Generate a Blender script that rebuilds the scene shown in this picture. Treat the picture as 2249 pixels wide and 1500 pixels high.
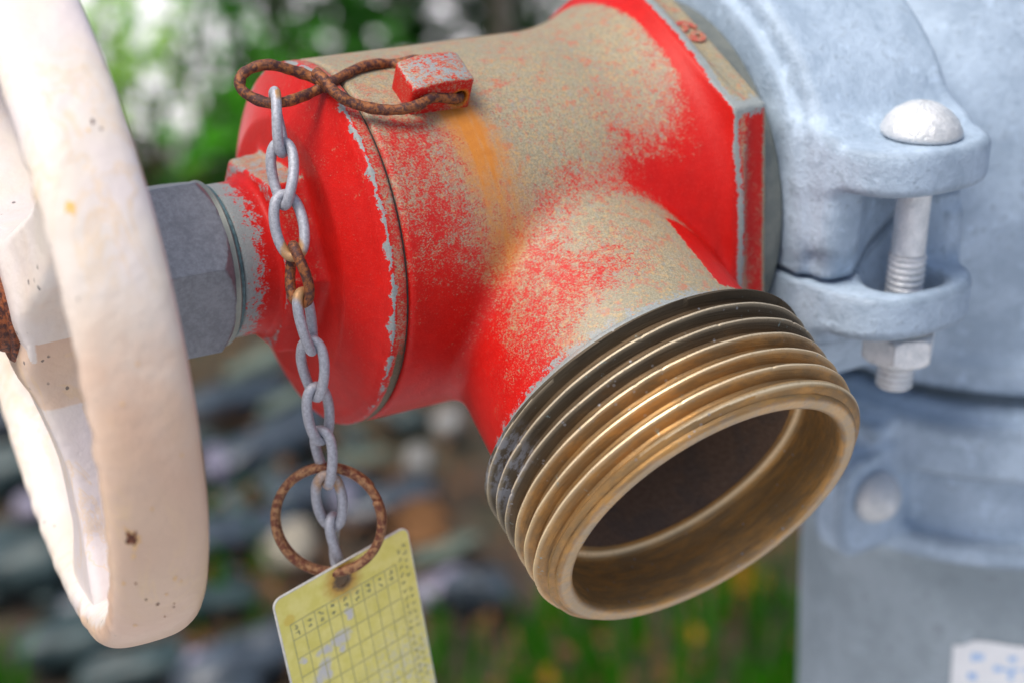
import bpy, math, random
import numpy as np
from mathutils import Matrix, Vector
random.seed(7); RNG = np.random.default_rng(7)
for _o in list(bpy.data.objects): bpy.data.objects.remove(_o)
SC = bpy.context.scene
COL = SC.collection

# ------------------------------------------------------------------ site frame
# Survey of the place was done in a frame that sits at the tripod; MM are millimetres there.
def nrm(v): v = np.asarray(v, float); return v / np.linalg.norm(v)
UPc = nrm([-.05, .90, .43])                       # gravity-up seen in the survey frame
Xw = nrm(np.array([1., 0, 0]) - UPc * UPc[0]); Yw = np.cross(UPc, Xw)
RW = np.stack([Xw, Yw, UPc])                      # survey -> world rotation
EYE = np.array([0., 0., .90])
def W(p): return np.asarray(p, float) @ RW.T * .001 + EYE
def Wd(d): return np.asarray(d, float) @ RW.T
FPX = 3900.
def ray(px, py, depth): return np.array([(px - 1124.5) / FPX * depth, (750 - py) / FPX * depth, -depth])
def ground(px, py, z=0.):                         # world point on level z
    d = Wd(ray(px, py, 1.)); t = (z - EYE[2]) / d[2]; return EYE + d * t

# ------------------------------------------------------------------ camera
cd = bpy.data.cameras.new('camera'); cam = bpy.data.objects.new('camera', cd); COL.objects.link(cam)
cd.sensor_width = 36.; cd.lens = 36. * FPX / 2249.; cd.clip_start = .02; cd.clip_end = 500.
cam.matrix_world = Matrix.Translation(EYE.tolist()) @ Matrix(RW.tolist()).to_4x4()
cd.dof.use_dof = True; cd.dof.focus_distance = .356; cd.dof.aperture_fstop = 9.2; cd.dof.aperture_blades = 0
SC.camera = cam

# ------------------------------------------------------------------ light
SUN_EL, SUN_AZ = math.radians(66), math.radians(-128)   # azimuth measured from +Y (away from viewer) to the left
wd = bpy.data.worlds.new('World'); SC.world = wd; wd.use_nodes = True
nt = wd.node_tree; nt.nodes.clear()
sky = nt.nodes.new('ShaderNodeTexSky'); sky.sky_type = 'NISHITA'; sky.sun_disc = False
sky.sun_elevation = SUN_EL; sky.sun_rotation = SUN_AZ; sky.dust_density = 5.; sky.air_density = .9; sky.ozone_density = .7
bg = nt.nodes.new('ShaderNodeBackground'); bg.inputs['Strength'].default_value = .14
ow = nt.nodes.new('ShaderNodeOutputWorld')
nt.links.new(sky.outputs[0], bg.inputs[0]); nt.links.new(bg.outputs[0], ow.inputs[0])
sd = bpy.data.lights.new('sun', 'SUN'); sd.energy = 2.1; sd.angle = math.radians(28); sd.color = (1., .95, .87)
so = bpy.data.objects.new('sun', sd); COL.objects.link(so)
sv = Vector((math.sin(SUN_AZ) * math.cos(SUN_EL), math.cos(SUN_AZ) * math.cos(SUN_EL), math.sin(SUN_EL)))
so.rotation_euler = sv.to_track_quat('Z', 'Y').to_euler()
SC.render.engine = 'CYCLES'
SC.view_settings.view_transform = 'Standard'; SC.view_settings.look = 'None'
SC.view_settings.exposure = .34; SC.view_settings.gamma = 1.
SC.render.resolution_x = 1024; SC.render.resolution_y = 682

# ------------------------------------------------------------------ node helper
class NT:
    def __init__(s, name):
        s.m = bpy.data.materials.new(name); s.m.use_nodes = True; s.t = s.m.node_tree; s.t.nodes.clear()
        s.out = s.t.nodes.new('ShaderNodeOutputMaterial'); s.b = s.t.nodes.new('ShaderNodeBsdfPrincipled')
        s.t.links.new(s.b.outputs[0], s.out.inputs[0]); s.tc = s.t.nodes.new('ShaderNodeTexCoord')
    def put(s, sock, v):
        if isinstance(v, bpy.types.NodeSocket): s.t.links.new(v, sock)
        elif v is not None:
            if hasattr(sock.default_value, '__len__') and not hasattr(v, '__len__'): v = (v, v, v)
            if hasattr(sock.default_value, '__len__') and len(sock.default_value) == 4 and len(v) == 3: v = (*v, 1)
            sock.default_value = v
    def noise(s, scale, detail=3., rough=.55, vec=None, dist=0., col=False):
        n = s.t.nodes.new('ShaderNodeTexNoise'); n.inputs['Scale'].default_value = scale
        n.inputs['Detail'].default_value = detail; n.inputs['Roughness'].default_value = rough; n.inputs['Distortion'].default_value = dist
        s.t.links.new(vec or s.tc.outputs['Object'], n.inputs['Vector']); return n.outputs['Color' if col else 0]
    def voro(s, scale, vec=None, feat='F1', rnd=1.):
        n = s.t.nodes.new('ShaderNodeTexVoronoi'); n.feature = feat; n.inputs['Scale'].default_value = scale; n.inputs['Randomness'].default_value = rnd
        s.t.links.new(vec or s.tc.outputs['Object'], n.inputs['Vector']); return n.outputs['Distance']
    def mapping(s, scale=(1, 1, 1), rot=(0, 0, 0), loc=(0, 0, 0), vec=None):
        n = s.t.nodes.new('ShaderNodeMapping'); n.inputs['Scale'].default_value = scale; n.inputs['Rotation'].default_value = rot; n.inputs['Location'].default_value = loc
        s.t.links.new(vec or s.tc.outputs['Object'], n.inputs['Vector']); return n.outputs[0]
    def m_(s, op, a, b=None, c=None, clamp=False):
        n = s.t.nodes.new('ShaderNodeMath'); n.operation = op; n.use_clamp = clamp
        for i, v in enumerate((a, b, c)):
            if v is not None: s.put(n.inputs[i], v)
        return n.outputs[0]
    def add(s, a, b): return s.m_('ADD', a, b)
    def mul(s, a, b): return s.m_('MULTIPLY', a, b)
    def sub(s, a, b): return s.m_('SUBTRACT', a, b)
    def step(s, v, lo, hi, a=0., b=1.):
        n = s.t.nodes.new('ShaderNodeMapRange'); n.interpolation_type = 'SMOOTHSTEP'
        s.put(n.inputs[0], v); n.inputs[1].default_value = lo; n.inputs[2].default_value = hi; n.inputs[3].default_value = a; n.inputs[4].default_value = b
        return n.outputs[0]
    def mix(s, f, a, b, mode='MIX'):
        n = s.t.nodes.new('ShaderNodeMix'); n.data_type = 'RGBA'; n.blend_type = mode
        s.put(n.inputs[0], f); s.put(n.inputs[6], a); s.put(n.inputs[7], b); return n.outputs[2]
    def attr(s, name, col=False):
        n = s.t.nodes.new('ShaderNodeAttribute'); n.attribute_name = name; return n.outputs['Color' if col else 'Fac']
    def attr_v(s, name):
        n = s.t.nodes.new('ShaderNodeAttribute'); n.attribute_name = name; return n.outputs['Vector']
    def geo(s, k): return s.t.nodes.new('ShaderNodeNewGeometry').outputs[k]
    def bump(s, h, dist, strength=1., prev=None):
        n = s.t.nodes.new('ShaderNodeBump'); n.inputs['Distance'].default_value = dist; n.inputs['Strength'].default_value = strength
        s.put(n.inputs['Height'], h)
        if prev is not None: s.t.links.new(prev, n.inputs['Normal'])
        return n.outputs[0]
    def fin(s, col=None, rough=None, metal=None, normal=None, **k):
        s.put(s.b.inputs['Base Color'], col)
        if rough is not None: s.put(s.b.inputs['Roughness'], rough)
        if metal is not None: s.put(s.b.inputs['Metallic'], metal)
        if normal is not None: s.t.links.new(normal, s.b.inputs['Normal'])
        for n_, v in k.items(): s.put(s.b.inputs[n_], v)
        return s.m
    def near(s, pt, r0, r1, nz=None):              # 1 inside r0 of a point (object coordinates) .. 0 beyond r1
        d = s.t.nodes.new('ShaderNodeVectorMath'); d.operation = 'DISTANCE'
        s.t.links.new(s.tc.outputs['Object'], d.inputs[0]); d.inputs[1].default_value = tuple(pt)
        v = d.outputs['Value']
        if nz is not None: v = s.add(v, nz)
        return s.step(v, r0, r1, 1., 0.)

# ------------------------------------------------------------------ object helpers
def tag(o, label=None, cat=None, group=None, kind=None):
    if label: o['label'] = label
    if cat: o['category'] = cat
    if group: o['group'] = group
    if kind: o['kind'] = kind
    return o
def thing(name, loc, label, cat, group=None):
    o = bpy.data.objects.new(name, None); COL.objects.link(o); o.location = loc; o.empty_display_size = .01
    return tag(o, label, cat, group)
def origin_of(o):
    p = np.zeros(3)
    while o is not None: p += np.array(o.location); o = o.parent
    return p
def mesh(name, V, Fc, mat, parent=None, smooth=True, attrs=None, world=False, angle=None):
    """V in survey millimetres (or world metres when world=True)."""
    V = np.asarray(V, float); Vw = V if world else W(V)
    org = origin_of(parent) if parent is not None else Vw.mean(0)
    me = bpy.data.meshes.new(name)
    if isinstance(Fc, np.ndarray):
        n, k = Fc.shape
        me.vertices.add(len(Vw)); me.vertices.foreach_set('co', (Vw - org).astype(np.float32).ravel())
        me.loops.add(n * k); me.loops.foreach_set('vertex_index', Fc.astype(np.int32).ravel())
        me.polygons.add(n); me.polygons.foreach_set('loop_start', np.arange(0, n * k, k, dtype=np.int32))
        me.polygons.foreach_set('loop_total', np.full(n, k, np.int32))
        me.update(calc_edges=True)
    else:
        me.from_pydata((Vw - org).tolist(), [], [list(f) for f in Fc]); me.update()
    me.validate()
    me.polygons.foreach_set('use_smooth', np.full(len(me.polygons), smooth)); 
    if angle is not None: me.set_sharp_from_angle(angle=math.radians(angle))
    for k_, v in (attrs or {}).items():
        v = np.asarray(v, np.float32)
        if v.ndim == 2:
            a_ = me.color_attributes.new(k_, 'FLOAT_COLOR', 'POINT'); a_.data.foreach_set('color', np.concatenate([v, np.ones((len(v), 1), np.float32)], 1).ravel())
        else:
            a_ = me.attributes.new(k_, 'FLOAT', 'POINT'); a_.data.foreach_set('value', v)
    if mat: me.materials.append(mat)
    o = bpy.data.objects.new(name, me); COL.objects.link(o)
    if parent is not None: o.parent = parent
    else: o.location = org
    return o

# ------------------------------------------------------------------ distance-field meshing (castings)
def surfnet(f, lo, hi, h, newton=3):
    lo = np.array(lo, float); hi = np.array(hi, float)
    ax = [np.arange(lo[i], hi[i] + h, h) for i in range(3)]; nx, ny, nz = map(len, ax)
    v = np.empty((nx, ny, nz), np.float32)
    YZ = np.stack(np.meshgrid(ax[1], ax[2], indexing='ij'), -1).reshape(-1, 2)
    ch = max(1, 400000 // len(YZ))
    for i in range(0, nx, ch):
        xs = ax[0][i:i + ch]
        q = np.empty((len(xs), len(YZ), 3)); q[..., 0] = xs[:, None]; q[..., 1:] = YZ
        v[i:i + ch] = f(q.reshape(-1, 3)).reshape(len(xs), ny, nz)
    s = v < 0
    c = [s[i:nx - 1 + i, j:ny - 1 + j, k:nz - 1 + k] for i in (0, 1) for j in (0, 1) for k in (0, 1)]
    cnt = sum(x.astype(np.int8) for x in c); act = (cnt > 0) & (cnt < 8)
    I = np.argwhere(act); idx = -np.ones(act.shape, np.int64); idx[act] = np.arange(len(I))
    acc = np.zeros((len(I), 3)); num = np.zeros(len(I))
    for d in range(3):
        o1, o2 = [x for x in range(3) if x != d]
        for a_ in (0, 1):
            for b_ in (0, 1):
                p0 = I.copy(); p0[:, o1] += a_; p0[:, o2] += b_; p1 = p0.copy(); p1[:, d] += 1
                v0 = v[p0[:, 0], p0[:, 1], p0[:, 2]]; v1 = v[p1[:, 0], p1[:, 1], p1[:, 2]]
                m = (v0 < 0) != (v1 < 0); t = np.where(m, v0 / np.where(m, v0 - v1, 1), 0)
                q = p0.astype(float); q[:, d] += t; acc[m] += q[m]; num += m
    V = lo + acc / num[:, None] * h
    faces = []
    for d in range(3):
        o1, o2 = (d + 1) % 3, (d + 2) % 3
        sl0 = [slice(None)] * 3; sl1 = [slice(None)] * 3; sl0[d] = slice(0, -1); sl1[d] = slice(1, None)
        ch_ = s[tuple(sl0)] != s[tuple(sl1)]; E_ = np.argwhere(ch_)
        n_ = np.array(s.shape) - 1
        E_ = E_[(E_[:, o1] > 0) & (E_[:, o2] > 0) & (E_[:, o1] < n_[o1]) & (E_[:, o2] < n_[o2])]
        ins = s[E_[:, 0], E_[:, 1], E_[:, 2]]
        def cid(da, db):
            q = E_.copy(); q[:, o1] += da; q[:, o2] += db; return idx[q[:, 0], q[:, 1], q[:, 2]]
        Q = np.stack([cid(-1, -1), cid(0, -1), cid(0, 0), cid(-1, 0)], 1); Q[~ins] = Q[~ins][:, ::-1]
        faces.append(Q)
    Fq = np.concatenate(faces); Fq = Fq[(Fq >= 0).all(1)]
    for _ in range(newton):
        e = .04; g = np.stack([f(V + e * np.eye(3)[i]) - f(V - e * np.eye(3)[i]) for i in range(3)], 1) / (2 * e)
        fv = f(V); st = (fv / np.maximum((g * g).sum(1), .05))[:, None] * g
        l = np.linalg.norm(st, axis=1, keepdims=True); V = V - st * np.minimum(1, .5 * h / np.maximum(l, 1e-9))
    return V, Fq
def smin(a, b, k): hh = np.clip(.5 + .5 * (b - a) / k, 0, 1); return b + (a - b) * hh - k * hh * (1 - hh)
def smax(a, b, k): return -smin(-a, -b, k)
def cyl(p, c, ax, r, h0, h1, rnd=0.):              # cylinder about axis ax through c between h0,h1
    q = p - np.asarray(c, float); l = q @ ax; d = np.sqrt(np.maximum((q * q).sum(-1) - l * l, 0)) - r
    e = np.abs(l - (h0 + h1) / 2) - (h1 - h0) / 2
    d, e = d + rnd, e + rnd
    return np.minimum(np.maximum(d, e), 0) + np.hypot(np.maximum(d, 0), np.maximum(e, 0)) - rnd
def box(p, c, hs, rnd=0., R=None):
    q = p - np.asarray(c, float)
    if R is not None: q = q @ np.asarray(R).T
    q = np.abs(q) - np.asarray(hs) + rnd
    return np.linalg.norm(np.maximum(q, 0), axis=-1) + np.minimum(q.max(-1), 0) - rnd
def prism(p, n, th0, af, h0, h1, rnd=0., taper=0.):     # regular prism about local x; vertex at th0 (deg, from y toward z)
    x, y, z = p[..., 0], p[..., 1], p[..., 2]; d = -1e9
    for k in range(n):
        t = math.radians(th0 + (k + .5) * 360 / n); v = y * math.cos(t) + z * math.sin(t) - af + taper * (h1 - x)
        d = v if k == 0 else np.maximum(d, v)
    e = np.abs(x - (h0 + h1) / 2) - (h1 - h0) / 2
    return smax(d, e, max(rnd, .01))

# ------------------------------------------------------------------ valve frame:  x along the inlet, y up, z towards the outlet side
A = nrm([-.858, -.1915, .476]); E1 = nrm(UPc - A * (UPc @ A)); NZ = nrm(np.cross(A, -E1)); P0 = np.array([-.9, 30.8, -414.2])
FR = np.stack([-A, E1, NZ])
def VL(p): return P0 + np.asarray(p, float) @ FR       # valve-local mm -> survey mm
def LV(p): return (np.asarray(p) - P0) @ FR.T
def rad(th): t = math.radians(th); return np.array([0, math.cos(t), math.sin(t)])
OTH = 116.5; OD = rad(OTH)                             # outlet direction (local)
X = np.array([1., 0, 0])
def sst(v, a, b): t = np.clip((v - a) / (b - a), 0, 1); return t * t * (3 - 2 * t)

def tube(path, r, n=12, closed=False, rfun=None):
    P = np.asarray(path, float); m = len(P)
    T = np.roll(P, -1, 0) - np.roll(P, 1, 0) if closed else np.gradient(P, axis=0)
    T /= np.linalg.norm(T, axis=1, keepdims=True)
    u = np.cross(T[0], [0, 0, 1.]); u = u if np.linalg.norm(u) > .1 else np.cross(T[0], [0, 1., 0]); u = nrm(u)
    U = []
    for t in T: u = nrm(u - t * (u @ t)); U.append(u)
    U = np.array(U)
    if closed:                                      # spread the closing twist
        w = np.cross(T, U); uu = nrm(U[-1] - T[0] * (U[-1] @ T[0])); an = math.atan2(uu @ w[0], uu @ U[0])
        k = -an * np.arange(m) / m; U = U * np.cos(k)[:, None] + w * np.sin(k)[:, None]
    Wv = np.cross(T, U); th = np.linspace(0, 2 * np.pi, n, endpoint=False)
    rr = np.full(m, r) if rfun is None else rfun(np.linspace(0, 1, m)) * r
    V = P[:, None] + rr[:, None, None] * (np.cos(th)[None, :, None] * U[:, None] + np.sin(th)[None, :, None] * Wv[:, None])
    V = V.reshape(-1, 3); Fc = []
    for i in range(m if closed else m - 1):
        j = (i + 1) % m
        for k in range(n): Fc.append((i * n + k, i * n + (k + 1) % n, j * n + (k + 1) % n, j * n + k))
    if not closed:
        V = np.concatenate([V, [P[0] - T[0] * rr[0] * .5], [P[-1] + T[-1] * rr[-1] * .5]]); a_, b_ = m * n, m * n + 1
        for k in range(n): Fc.append((a_, (k + 1) % n, k, k)[:3]); Fc.append((b_, (m - 1) * n + k, (m - 1) * n + (k + 1) % n))
    return V, Fc
def spline(P, n, closed=False):
    P = np.asarray(P, float); m = len(P); out = []
    for t in np.linspace(0, m if closed else m - 1, n, endpoint=not closed):
        i = int(min(t, (m - 1 if closed else m - 2))) if not closed else int(t) % m; f = t - int(t) if closed else t - i
        g = (lambda k: P[k % m]) if closed else (lambda k: P[min(max(k, 0), m - 1)])
        p0, p1, p2, p3 = g(i - 1), g(i), g(i + 1), g(i + 2)
        out.append(.5 * (2 * p1 + (p2 - p0) * f + (2 * p0 - 5 * p1 + 4 * p2 - p3) * f * f + (3 * p1 - p0 - 3 * p2 + p3) * f ** 3))
    return np.array(out)
def lathe(prof, c, ax, n=96, rmod=None):            # profile (along, radius); returns survey/whatever frame of c,ax
    ax = nrm(ax); u = nrm(np.cross(ax, [.31, .2, .93])); v = np.cross(ax, u); prof = np.asarray(prof, float)
    th = np.linspace(0, 2 * np.pi, n, endpoint=False); R = prof[:, 1][:, None] * np.ones(n)
    if rmod is not None: R = R + rmod(prof[:, 0][:, None], th[None, :])
    V = np.asarray(c) + prof[:, 0][:, None, None] * ax + R[..., None] * (np.cos(th)[None, :, None] * u + np.sin(th)[None, :, None] * v)
    m = len(prof); i = np.arange(m - 1)[:, None]; k = np.arange(n)[None, :]
    Fc = np.stack([i * n + k, (i + 1) * n + k, (i + 1) * n + (k + 1) % n, i * n + (k + 1) % n], -1).reshape(-1, 4)[:, ::-1]
    return V.reshape(-1, 3), Fc
# ------------------------------------------------------------------ materials
def mat_casting():
    """red enamel over bronze; attributes: wear (enamel gone), rust (stain), grey (bare grey metal)"""
    t = NT('worn_red_enamel'); w = t.attr('wear'); ru = t.attr('rust'); gr = t.attr('grey')
    fine = t.noise(2300, 3, .65, t.mapping((.8, 1, 1.25), (.5, .4, .2))); mid = t.noise(520, 4, .6); big = t.noise(110, 3, .5); f2 = t.noise(2600, 2, .5, t.mapping(loc=(3, 1, 2)))
    v = t.add(w, t.add(t.mul(t.sub(fine, .5), 1.8), t.add(t.mul(t.sub(mid, .5), 1.05), t.mul(t.sub(big, .5), .7))))
    msk = t.step(v, .16, .86)
    tan = t.mix(t.step(f2, .4, .62), (.225, .195, .125), (.335, .30, .20))
    lo_ = t.noise(45, 4, .6, t.mapping(loc=(6, 2, 3))); tan = t.mix(t.mul(t.step(lo_, .42, .6), .5), tan, (.24, .225, .16)); tan = t.mix(t.mul(t.step(lo_, .55, .38), .0), tan, (.5, .4, .3))
    tan = t.mix(t.mul(t.step(t.noise(1300, 2, .5, t.mapping(loc=(9, 1, 4))), .53, .66), .5), tan, (.48, .30, .11))
    tan = t.mix(t.mul(t.step(t.noise(900, 3, .6, t.mapping(loc=(1, 9, 4))), .56, .70), .55), tan, (.22, .25, .25))
    tan = t.mix(t.mul(t.step(t.noise(620, 4, .7, t.mapping(loc=(4, 9, 9))), .60, .72), .7), tan, (.13, .105, .07))
    tan = t.mix(t.mul(t.step(t.noise(330, 4, .7, t.mapping(loc=(14, 9, 9))), .52, .66), .55), tan, (.44, .10, .05))
    red = t.mix(t.noise(300, 3), (.38, .004, .003), (.58, .009, .005))
    red = t.mix(t.mul(t.step(w, .12, .6), .5), red, (.42, .045, .042))
    red = t.mix(t.mul(t.step(lo_, .4, .65), .35), red, (.44, .012, .010))
    red = t.mix(t.mul(t.step(t.noise(2600, 3, .7, t.mapping(loc=(2, 2, 8))), .55, .7), .22), red, (.72, .10, .08))
    red = t.mix(t.mul(t.step(t.noise(700, 4, .7, t.mapping(loc=(5, 5, 5))), .66, .76), .5), red, (.10, .03, .02))
    c = t.mix(msk, red, tan)
    g = t.step(t.add(gr, t.add(t.mul(t.sub(mid, .5), 1.0), t.mul(t.sub(fine, .5), .9))), .45, .6)
    gc = t.mix(f2, (.17, .195, .20), (.30, .335, .335)); c = t.mix(g, c, gc)
    c = t.mix(t.mul(t.step(t.add(ru, t.mul(t.sub(mid, .5), .8)), .85, 1.2), .8), c, (.22, .065, .015))
    rm = t.step(t.add(ru, t.add(t.mul(t.sub(fine, .5), .9), t.add(t.mul(t.sub(mid, .5), .7), t.mul(t.sub(big, .5), .8)))), .22, 1.15)
    c = t.mix(t.mul(rm, .92), c, t.mix(mid, (.60, .22, .012), (.40, .13, .015)))
    c = t.mix(t.step(t.add(t.attr('dirt'), t.mul(t.sub(mid, .5), .7)), .45, .75), c, (.10, .085, .05))
    h = t.add(t.mul(fine, .5), t.add(t.mul(mid, .6), t.mul(msk, -.45)))
    return t.fin(c, t.mix(msk, .42, .50), 0., t.bump(h, .00026, .6), **{'Specular IOR Level': t.step(msk, 0, 1, .2, .55)})
def mat_bronze():
    """threads: attribute age 0 bright .. 1 dark tarnish, crest 1 on the polished crests, root 1 in the grooves"""
    t = NT('weathered_bronze'); age = t.attr('age'); cr = t.attr('crest'); rt = t.attr('root')
    oc = t.attr_v('oc'); n1 = t.noise(110, 4, .6, t.mapping((1, 1, 5), vec=oc)); n2 = t.noise(1500, 3, .6); n3 = t.noise(70, 2); n4 = t.noise(260, 5, .65, t.mapping((1, 1, 4), loc=(.3, .2, .1), vec=oc)); ln = t.noise(60, 2, .5, t.mapping((1, 1, 90), vec=oc))
    base = t.mix(t.step(n1, .38, .62), (.46, .255, .085), (.30, .185, .08))
    base = t.mix(t.mul(t.step(n4, .42, .66), .55), base, (.25, .18, .10))
    dark = t.mix(n1, (.055, .045, .035), (.125, .10, .065))
    a_ = t.step(t.add(age, t.add(t.mul(t.sub(n3, .5), .5), t.mul(t.sub(n1, .5), .5))), .2, .95)
    c = t.mix(a_, base, dark)
    c = t.mix(t.mul(rt, .45), c, (.13, .075, .03))
    cc = t.mix(t.mul(a_, .7), (.86, .70, .46), (.42, .38, .30))
    c = t.mix(t.mul(cr, t.step(t.add(n2, t.mul(n1, .6)), .45, .8, .45, 1.)), c, cc)
    pat = t.mul(t.step(t.noise(420, 5, .75, t.mapping(loc=(7, 7, 1))), .62, .70), t.step(t.noise(60, 2, .5, t.mapping(loc=(1, 7, 1))), .47, .6))
    c = t.mix(t.mul(pat, .75), c, (.26, .36, .36))
    sp = t.step(t.voro(420), .10, .16, 1., 0.); sp = t.mul(sp, t.step(n3, .52, .6)); c = t.mix(t.mul(sp, .7), c, (.33, .34, .36))
    c = t.mix(t.mul(t.attr('frost'), t.step(n4, .42, .58)), c, (.33, .36, .42))
    rg = t.add(.36, t.add(t.mul(a_, .15), t.mul(n1, .26)))
    return t.fin(c, rg, t.sub(.72, t.mul(t.attr('frost'), .5)), t.bump(t.add(t.mul(n2, .6), t.add(t.mul(n4, .6), t.mul(ln, .9))), .00012, .8))
def mat_bore():
    t = NT('dark_bore_scale'); n = t.noise(900, 5, .7); n2 = t.noise(120, 3)
    c = t.mix(n, (.11, .07, .05), (.27, .18, .13)); c = t.mix(t.mul(t.step(n2, .5, .65), .5), c, (.12, .10, .09))
    return t.fin(c, .7, .0, t.bump(n, .0005, .8), **{'Specular IOR Level': .2})
def mat_wheel():
    t = NT('aged_white_enamel'); peach = t.attr('peach'); n1 = t.noise(38, 4, .55, t.mapping((1, 1, .55))); n2 = t.noise(160, 4, .6); n3 = t.noise(900, 3, .6); n4 = t.noise(22, 3, .5, t.mapping(loc=(4, 4, 4)))
    c = t.mix(t.step(n1, .35, .65), (.655, .59, .595), (.68, .615, .54))
    pk = t.step(t.add(peach, t.add(t.mul(t.sub(n1, .5), .9), t.mul(t.sub(n2, .5), .35))), .30, .95)
    c = t.mix(pk, c, t.mix(t.step(n4, .35, .6), (.60, .40, .285), (.64, .46, .33)))
    st = t.noise(55, 5, .65, t.mapping((1.6, 1.6, .35), (0, .25, 0)), dist=1.4)
    c = t.mix(t.mul(t.step(t.m_('ABSOLUTE', t.sub(st, .5)), .0, .035, 1., 0.), t.mul(t.step(n4, .42, .6), .45)), c, (.70, .50, .28))
    # black mildew freckles, only where the paint is rough near the casting's inner edge
    fr = t.mul(t.step(t.add(t.voro(430, t.mapping((1, 1, .7))), t.mul(t.sub(n3, .5), .3)), .13, .2, 1., 0.), t.step(t.noise(90, 3, .6, t.mapping(loc=(8, 1, 2))), .55, .62))
    c = t.mix(t.mul(t.mul(fr, t.attr('mildew')), .85), c, (.06, .055, .06))
    # chips down to rusty iron
    ch = t.attr('chip'); cn = t.add(ch, t.mul(t.sub(n3, .5), .5)); cn = t.add(cn, t.mul(t.sub(n2, .5), .7))
    c = t.mix(t.step(cn, .42, .52), c, (.60, .33, .10)); chip = t.step(cn, .62, .68); c = t.mix(chip, c, t.mix(n3, (.07, .022, .012), (.20, .07, .02)))
    stn = t.attr('stain'); c = t.mix(t.mul(t.step(t.add(stn, t.mul(t.sub(n2, .5), .6)), .3, .8), .8), c, (.66, .34, .09))
    h = t.add(t.mul(t.noise(210, 3), 1.), t.add(t.mul(n3, .12), t.mul(chip, -1.5)))
    fl = t.mul(t.step(t.noise(330, 4, .7, t.mapping((1, 1, 2.2))), .60, .66), t.attr('flake')); c = t.mix(t.mul(fl, .35), c, (.55, .36, .22))
    h = t.add(h, t.mul(fl, 1.4))
    return t.fin(c, t.mix(pk, .38, .46), 0., t.bump(h, .0006, .7), **{'Coat Weight': .25, 'Coat Roughness': .25})
def mat_galv(name='galvanised_iron', c0=(.29, .38, .485), c1=(.42, .53, .655), rough=.58, metal=.05, sc=1.):
    t = NT(name); n4 = t.noise(140 * sc, 5, .7, t.mapping(loc=(5, 3, 1))); n1 = t.noise(60 * sc, 4, .6); n2 = t.noise(330 * sc, 4, .65); n3 = t.noise(1400, 2)
    c = t.mix(t.step(t.add(t.mul(n1, .6), t.mul(n2, .4)), .38, .62), c0, c1)
    c = t.mix(t.mul(t.step(n2, .55, .68), .45), c, tuple(q * .62 for q in c0)); c = t.mix(t.mul(t.step(n4, .56, .68), .5), c, tuple(min(1, q * 1.3) for q in c1))
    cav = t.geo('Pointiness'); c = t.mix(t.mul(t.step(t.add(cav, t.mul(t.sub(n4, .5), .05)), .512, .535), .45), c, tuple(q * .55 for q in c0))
    c = t.mix(t.step(t.add(t.attr('rust'), t.mul(t.sub(n2, .5), .6)), .45, .7), c, (.45, .19, .10))
    return t.fin(c, t.add(rough - .1, t.mul(n2, .25)), metal, t.bump(t.add(t.mul(n2, 1.), t.add(t.mul(n3, .25), t.mul(n1, 1.2))), .0007, .6))
def mat_simple(name, c0, c1, scale=600, rough=.5, metal=0., bump=.0001, detail=4, lo=.35, hi=.65):
    t = NT(name); n = t.noise(scale, detail, .65); n2 = t.noise(scale * .2, 3)
    c = t.mix(t.step(t.add(t.mul(n, .6), t.mul(n2, .4)), lo, hi), c0, c1)
    return t.fin(c, t.add(rough - .08, t.mul(n, .16)), metal, t.bump(n, bump, .6))
def mat_rust(name='rusted_iron', c0=(.065, .024, .022), c1=(.38, .135, .035), c2=(.20, .065, .022)):
    t = NT(name); n = t.noise(1300, 5, .7); n2 = t.noise(800, 5, .7, t.mapping(loc=(2, 1, 4))); n3 = t.noise(150, 3)
    c = t.mix(t.step(n2, .42, .6), c0, t.mix(n, c2, c1)); c = t.mix(t.mul(t.step(n3, .5, .7), .4), c, c0)
    return t.fin(c, .6, .2, t.bump(t.add(n, n2), .00020, .8))
def mat_chain():
    t = NT('zinc_chain_wire'); n = t.noise(1500, 4, .7); n2 = t.noise(300, 3)
    c = t.mix(t.step(n, .34, .66), (.29, .305, .35), (.43, .45, .51)); c = t.mix(t.mul(t.step(t.add(t.attr('rust'), t.mul(t.sub(n2, .5), .8)), .4, .75), .85), c, t.mix(n, (.30, .17, .06), (.55, .27, .06)))
    return t.fin(c, .55, .3, t.bump(n, .00012, .7))
M_CAST, M_BRZ, M_BORE, M_WHL, M_GALV = mat_casting(), mat_bronze(), mat_bore(), mat_wheel(), mat_galv()
M_BOLT = mat_galv('zinc_bolt', (.66, .70, .73), (.90, .92, .94), .33, .3, 3.)
M_NUT = mat_simple('grey_machined_bronze', (.15, .165, .19), (.22, .24, .27), 900, .48, .35, .00008)
M_RING = mat_simple('grey_green_bronze', (.15, .17, .16), (.22, .235, .21), 300, .42, .4, .00005)
M_RUST, M_RUST2 = mat_rust(), mat_rust('rusted_split_ring', (.13, .035, .018), (.40, .17, .05), (.30, .20, .12))
M_CHAIN = mat_chain()
M_TEAL = mat_simple('verdigris_washer', (.03, .07, .08), (.09, .17, .19), 900, .5, .2)
M_SEAM = mat_simple('dark_gasket_gap_shade', (.02, .02, .018), (.05, .05, .04), 900, .8)
M_WNUT = mat_rust('rusted_wheel_nut', (.045, .012, .010), (.36, .10, .02), (.17, .045, .02))

# ------------------------------------------------------------------ the hose valve
BASE = W(VL([0, -20, 0]))
valve = thing('hose_valve', BASE, 'red painted brass angle hose valve with threaded outlet, enamel worn to tan', 'hose valve')

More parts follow.
